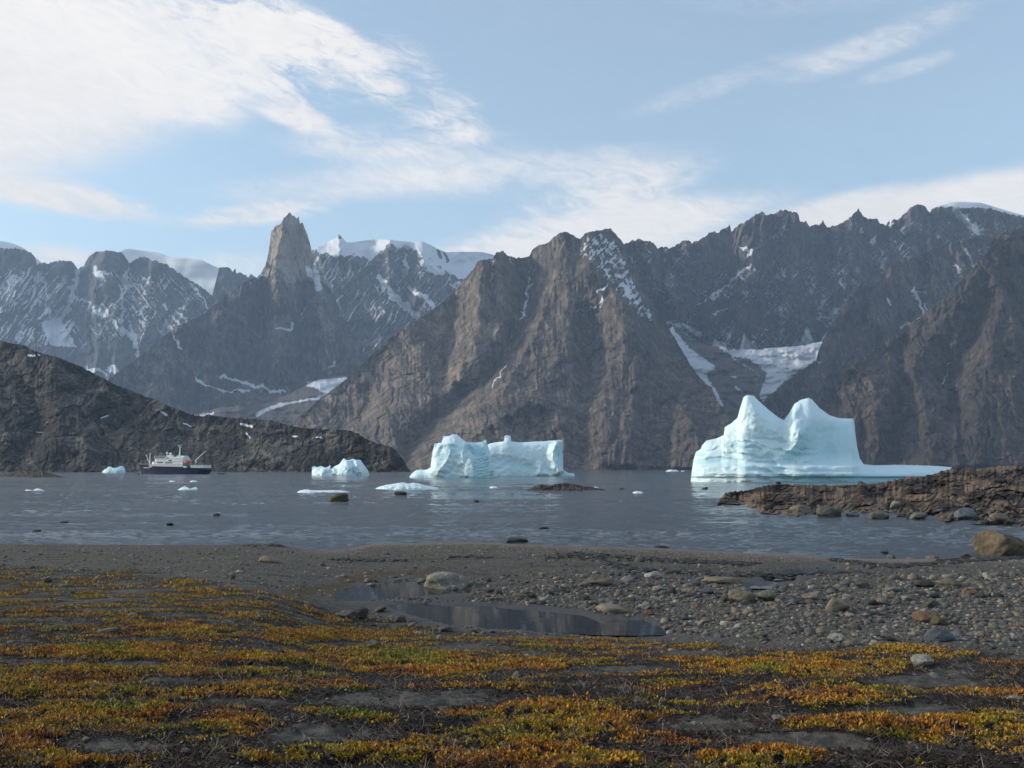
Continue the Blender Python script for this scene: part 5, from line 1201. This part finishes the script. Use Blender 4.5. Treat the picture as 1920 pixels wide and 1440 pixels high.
# main mast with forked head
mast_bm = bmesh.new(); tube(mast_bm, (X(940), 0, Z(450)), (X(945), 0, Z(340)), .62, .36, 10); mast = bobj('mast', mast_bm, M_white, ship)
bm = bmesh.new(); tube(bm, (X(943), 0, Z(345)), (X(934), 0, Z(292)), .22, .14); tube(bm, (X(945), 0, Z(345)), (X(957), 0, Z(283)), .2, .12); tube(bm, (X(908), -1.2, Z(292)), (X(968), 1.2, Z(288)), .16, n=6); tube(bm, (X(925), -1.5, Z(318)), (X(960), 1.5, Z(318)), .13, n=6); bobj('mast_head', bm, M_white, mast)
bm = bmesh.new(); tube(bm, (X(916), -.4, Z(293)), (X(938), -.2, Z(291)), .34, .34, 8); bobj('radar_bar', bm, M_white, mast)
# foremast and its derrick boom
bm = bmesh.new(); tube(bm, (X(477), 0, Z(590)), (X(477), 0, Z(405)), .42, .26, 10); tube(bm, (X(470), -.9, Z(412)), (X(486), .9, Z(412)), .12, n=6); fm = bobj('foremast', bm, M_white, ship)
bm = bmesh.new(); tube(bm, (X(466), .8, Z(566)), (X(394), 1.4, Z(424)), .30, .2, 8); bobj('derrick_boom', bm, M_white, fm)
# orange lifeboat in its davits
for sgn in (-1,):
    bm = bmesh.new(); secs = []
    for k, tt in enumerate(np.linspace(0, 1, 13)):
        xx = X(1060) + (X(1168) - X(1060)) * tt; k_ = max(.06, (1 - abs(2 * tt - 1) ** 2.6)) ** .6
        secs.append([bm.verts.new((xx, -4.6 + 1.5 * k_ * math.cos(a), Z(546) + (1.75 if math.sin(a) > 0 else 1.35) * (k_ ** .6) * math.sin(a))) for a in np.linspace(0, 2 * math.pi, 15)[:-1]])
    for a_, b_ in zip(secs[:-1], secs[1:]):
        for k in range(14): bm.faces.new((a_[k], a_[(k + 1) % 14], b_[(k + 1) % 14], b_[k]))
    bm.faces.new(secs[0]); bm.faces.new(secs[-1])
    lb = bobj('lifeboat', bm, M_orng, ship)
    bm = bmesh.new(); plan(bm, [(X(1078), -5.6), (X(1118), -5.6), (X(1118), -3.6), (X(1078), -3.6)], Z(520), Z(511), [(X(1084), -5.2), (X(1114), -5.2), (X(1114), -4.), (X(1084), -4.)]); bobj('cockpit', bm, M_orng, lb, .08)
    for x in (1072, 1152):
        bm = bmesh.new(); tube(bm, (X(x), -2.6, Z(612)), (X(x), -2.9, Z(520)), .2, n=6); tube(bm, (X(x), -2.9, Z(520)), (X(x), -4.6, Z(508)), .18, n=6); bobj('davit', bm, M_white, ship)
# aft deck, crane and gear
house(X(1168), X(1372), 5.5, Z(630), Z(588), 0, .4)
bm = bmesh.new(); plan(bm, [(X(1062), -6.1), (X(1378), -5.9), (X(1378), 5.9), (X(1062), 6.1)], Z(577), Z(571)); bobj('aft_deck', bm, M_grey, ship)
bm = bmesh.new()
for x in np.linspace(X(1180), X(1376), 9):
    for sgn in (-1, 1): tube(bm, (x, sgn * 5.8, Z(632)), (x, sgn * 5.8, Z(558)), .08, n=5)
for zz in (558, 565):
    for sgn in (-1, 1): tube(bm, (X(1180), sgn * 5.8, Z(zz)), (X(1376), sgn * 5.8, Z(zz)), .06, n=5)
bobj('aft_railing', bm, M_dkst, ship)
bm = bmesh.new(); tube(bm, (X(1183), .5, Z(575)), (X(1183), .5, Z(512)), .5, .42, 10); cr = bobj('crane', bm, M_white, ship)
bm = bmesh.new(); tube(bm, (X(1180), .5, Z(516)), (X(1336), .5, Z(380)), .36, .2, 8); bobj('crane_boom', bm, M_white, cr)
bm = bmesh.new(); tube(bm, (X(1212), -3, Z(572)), (X(1246), -3, Z(524)), .34, .22, 8); bobj('small_crane', bm, M_white, ship)
bm = bmesh.new(); plan(bm, [(X(1165), -3.4), (X(1330), -3.2), (X(1330), 3.2), (X(1165), 3.4)], Z(571), Z(546), [(X(1170), -3), (X(1320), -2.8), (X(1320), 2.8), (X(1170), 3)]); bobj('covered_boat_stack', bm, M_dkst, ship, .15)
bm = bmesh.new(); plan(bm, [(X(1075), -6.55), (X(1130), -6.55), (X(1130), -6.2), (X(1075), -6.2)], Z(624), Z(604)); bobj('boarding_hatch', bm, M_white, ship, .05)

# inflatable boats near the ship
def dinghy(px, wl, L_, label, rot):
    Yd = CH * F / (wl - 878); a, b = ray(px, wl)
    root = bpy.data.objects.new('inflatable_boat', None); COL.objects.link(root); root.location = (float(a) * Yd, Yd, 0); root.rotation_euler = (0, 0, rot)
    tag(root, label, 'boat', 'inflatable boats around the ship')
    bm = bmesh.new()
    path = [(-L_ / 2, -.8, .45), (L_ * .2, -.85, .45), (L_ * .42, -.5, .6), (L_ / 2, 0, .75), (L_ * .42, .5, .6), (L_ * .2, .85, .45), (-L_ / 2, .8, .45)]
    for p_, q_ in zip(path[:-1], path[1:]): tube(bm, p_, q_, .28, n=8)
    bobj('tube', bm, M_blk, root)
    bm = bmesh.new(); plan(bm, [(-L_ * .45, -.7), (L_ * .3, -.7), (L_ * .42, 0), (L_ * .3, .7), (-L_ * .45, .7)], .05, .25); bobj('floor', bm, M_dkst, root)
    bm = bmesh.new(); plan(bm, [(-L_ * .56, -.22), (-L_ * .47, -.22), (-L_ * .47, .22), (-L_ * .56, .22)], -.2, 1.2); bobj('outboard_motor', bm, M_dkst, root, .05)
    return root
dinghy(257, 889.6, 4.2, 'black inflatable boat speeding away left of the bow', 2.9)
dinghy(415, 889.2, 6.0, 'black inflatable boat floating off the stern of the ship', .3)

# ------------------------------------------------------------------ haze
me = bpy.data.meshes.new('haze'); bm = bmesh.new(); bmesh.ops.create_cube(bm, size=1.)
for v in bm.verts: v.co = Vector((v.co.x * 21000, v.co.y * 16400 + 7700, (v.co.z + .5) * 2640 - 6))
bm.to_mesh(me); bm.free()
m = bpy.data.materials.new('haze air'); m.use_nodes = True; t = NT(m.node_tree)
pv = t.n('ShaderNodeVolumePrincipled', {'Color': (.56, .73, 1., 1), 'Density': 4.1e-5, 'Anisotropy': .0})
t.n('ShaderNodeOutputMaterial', {'Volume': pv.outputs[0]})
tag(link('haze', me, m), kind='stuff')

# ------------------------------------------------------------------ sky, sun, camera
SUN_EL = math.radians(20); SUN_AZ = math.radians(-84)      # azimuth from +Y towards +X
w = bpy.data.worlds.new('World'); S.world = w; w.use_nodes = True
t = NT(w.node_tree)
skyn = t.n('ShaderNodeTexSky', sky_type='NISHITA', sun_disc=False, sun_elevation=SUN_EL, sun_rotation=SUN_AZ, altitude=0., air_density=1., dust_density=1.2, ozone_density=1.5)
g = t.n('ShaderNodeTexCoord').outputs['Generated']
sp = t.n('ShaderNodeSeparateXYZ', {'Vector': g})
az = t.m('ARCTAN2', sp.outputs[0], sp.outputs[1]); el = t.m('ARCSINE', sp.outputs[2])
dirv = t.n('ShaderNodeCombineXYZ', {'X': az, 'Y': el}).outputs[0]
wisp = t.noise(t.n('ShaderNodeMapping', {'Vector': dirv, 'Rotation': (0, 0, .12)}).outputs[0], 7., 9, .64, (1, 3.0, 1), .9)
fine = t.noise(t.n('ShaderNodeMapping', {'Vector': dirv, 'Rotation': (0, 0, .2)}).outputs[0], 30., 7, .68, (1, 2.8, 1), 1.2)
soft = t.noise(dirv, 3., 4, .5, (1, 2.2, 1), .4)
def azel(px, py):
    a, b = ray(px, py); return math.atan2(float(a), 1.), math.atan(float(b) / math.hypot(1, float(a)))
tot = None; den = None
CL = [  # centre, radii (px), tilt (deg, + = down to the right), density, wispiness
    (30, 80, 420, 175, 2, 1.1, .14), (-220, 160, 420, 180, 0, 1.2, .1), (330, 150, 170, 80, 10, .8, .35), (400, 30, 230, 60, 8, .75, .5), (580, 60, 180, 50, 22, .72, .6), (690, 130, 130, 44, 40, .72, .6), (490, 140, 120, 40, 30, .5, .6), (760, 110, 90, 50, 30, .35, .7), (850, 180, 80, 40, 20, .35, .7), (560, 222, 90, 26, 10, .85, .4), (840, 230, 90, 36, 8, .6, .6),
    (540, 130, 190, 80, 24, .42, .9), (470, 70, 160, 60, 14, .5, .8),
    (740, 270, 270, 44, -3, .52, .35), (980, 325, 400, 50, -5, .52, .3), (640, 345, 330, 42, -8, .45, .25), (1130, 370, 250, 50, -12, .62, .45), (1130, 435, 400, 52, -8, 1.05, .3), (480, 402, 170, 26, -10, .7, .45), (120, 372, 190, 34, 6, .95, .35), (0, 355, 120, 22, 4, .7, .4), (0, 240, 120, 22, 4, .5, .5),
    (1800, 400, 380, 72, -4, 1.35, .08), (1500, 420, 200, 40, -14, 1.1, .2), (2150, 380, 300, 70, 0, 1.2, .1), (1640, 85, 230, 36, -12, .46, .3), (1330, 165, 230, 30, -14, .30, .35), (1700, 128, 120, 20, -8, .36, .3), (1500, 0, 330, 34, 4, .25, .3), (100, 478, 120, 24, 0, .8, .3), (450, 495, 120, 30, 0, .5, .3), (1250, 470, 300, 40, 0, .7, .3)]
for cx, cy, rx, ry, tilt, dn, ws in CL:
    a0, e0 = azel(cx, cy)
    q = t.n('ShaderNodeMapping', {'Vector': dirv, 'Location': (-a0, -e0, 0)}).outputs[0]
    q = t.n('ShaderNodeMapping', {'Vector': q, 'Rotation': (0, 0, math.radians(tilt))}).outputs[0]
    q = t.n('ShaderNodeMapping', {'Vector': q, 'Scale': (F / rx, F / ry, 1)}).outputs[0]
    ln_ = t.n('ShaderNodeVectorMath', {0: q}, operation='LENGTH').outputs['Value']
    k = t.m('MULTIPLY', t.rng(ln_, 1.2, .3), dn)
    nz = t.m('ADD', t.m('MULTIPLY', t.m('SUBTRACT', wisp, .5), 6.5 * ws), t.m('MULTIPLY', t.m('SUBTRACT', fine, .5), 5.0 * ws))
    k = t.m('MULTIPLY', k, t.m('ADD', nz, 1.), clamp=True)
    tot = k if tot is None else t.m('SUBTRACT', t.m('ADD', tot, k), t.m('MULTIPLY', tot, k))
# thin veil in the rest of the sky so the light from behind is not plain blue
veil = t.m('MULTIPLY', t.rng(soft, .40, .75), t.rng(el, .32, .7, 0, .75))
tot = t.m('MAXIMUM', tot, veil)
cov = t.m('ADD', t.rng(tot, .06, 1.0, 0, .80), .17)
shade = t.m('ADD', t.m('MULTIPLY', soft, .25), t.m('MULTIPLY', fine, .20))
cc = t.mix(t.rng(shade, .14, .30), (4.2, 4.05, 3.95), (5.0, 4.75, 4.5))
skyc = t.n('ShaderNodeMix', {0: 1.}, data_type='RGBA', blend_type='MULTIPLY')
t.t.links.new(skyn.outputs[0], skyc.inputs[6]); skyc.inputs[7].default_value = (.92, 1.03, 1.0, 1)
fin = t.mix(cov, skyc.outputs[2], cc)
bg = t.n('ShaderNodeBackground', {'Color': fin, 'Strength': .14})
t.n('ShaderNodeOutputWorld', {'Surface': bg.outputs[0]})
sl = bpy.data.lights.new('sun', 'SUN'); sl.energy = 2.15; sl.angle = math.radians(6); sl.color = (1., .90, .77)
so = bpy.data.objects.new('sun', sl); COL.objects.link(so)
dsun = Vector((math.sin(SUN_AZ) * math.cos(SUN_EL), math.cos(SUN_AZ) * math.cos(SUN_EL), math.sin(SUN_EL)))
so.rotation_euler = dsun.to_track_quat('Z', 'Y').to_euler()
cam = bpy.data.cameras.new('camera'); co_ = bpy.data.objects.new('camera', cam); COL.objects.link(co_)
co_.location = (0, 0, CH); co_.rotation_euler = (math.pi / 2 + PITCH, 0, 0)
cam.sensor_width = 36; cam.lens = 36 * F / 1920; cam.clip_start = .1; cam.clip_end = 60000
S.camera = co_
S.render.engine = 'CYCLES'
S.view_settings.view_transform = 'Standard'; S.view_settings.look = 'None'; S.view_settings.exposure = .66; S.view_settings.gamma = 1
S.cycles.use_denoising = True
S.cycles.max_bounces = 6; S.cycles.diffuse_bounces = 3; S.cycles.glossy_bounces = 3; S.cycles.volume_bounces = 1
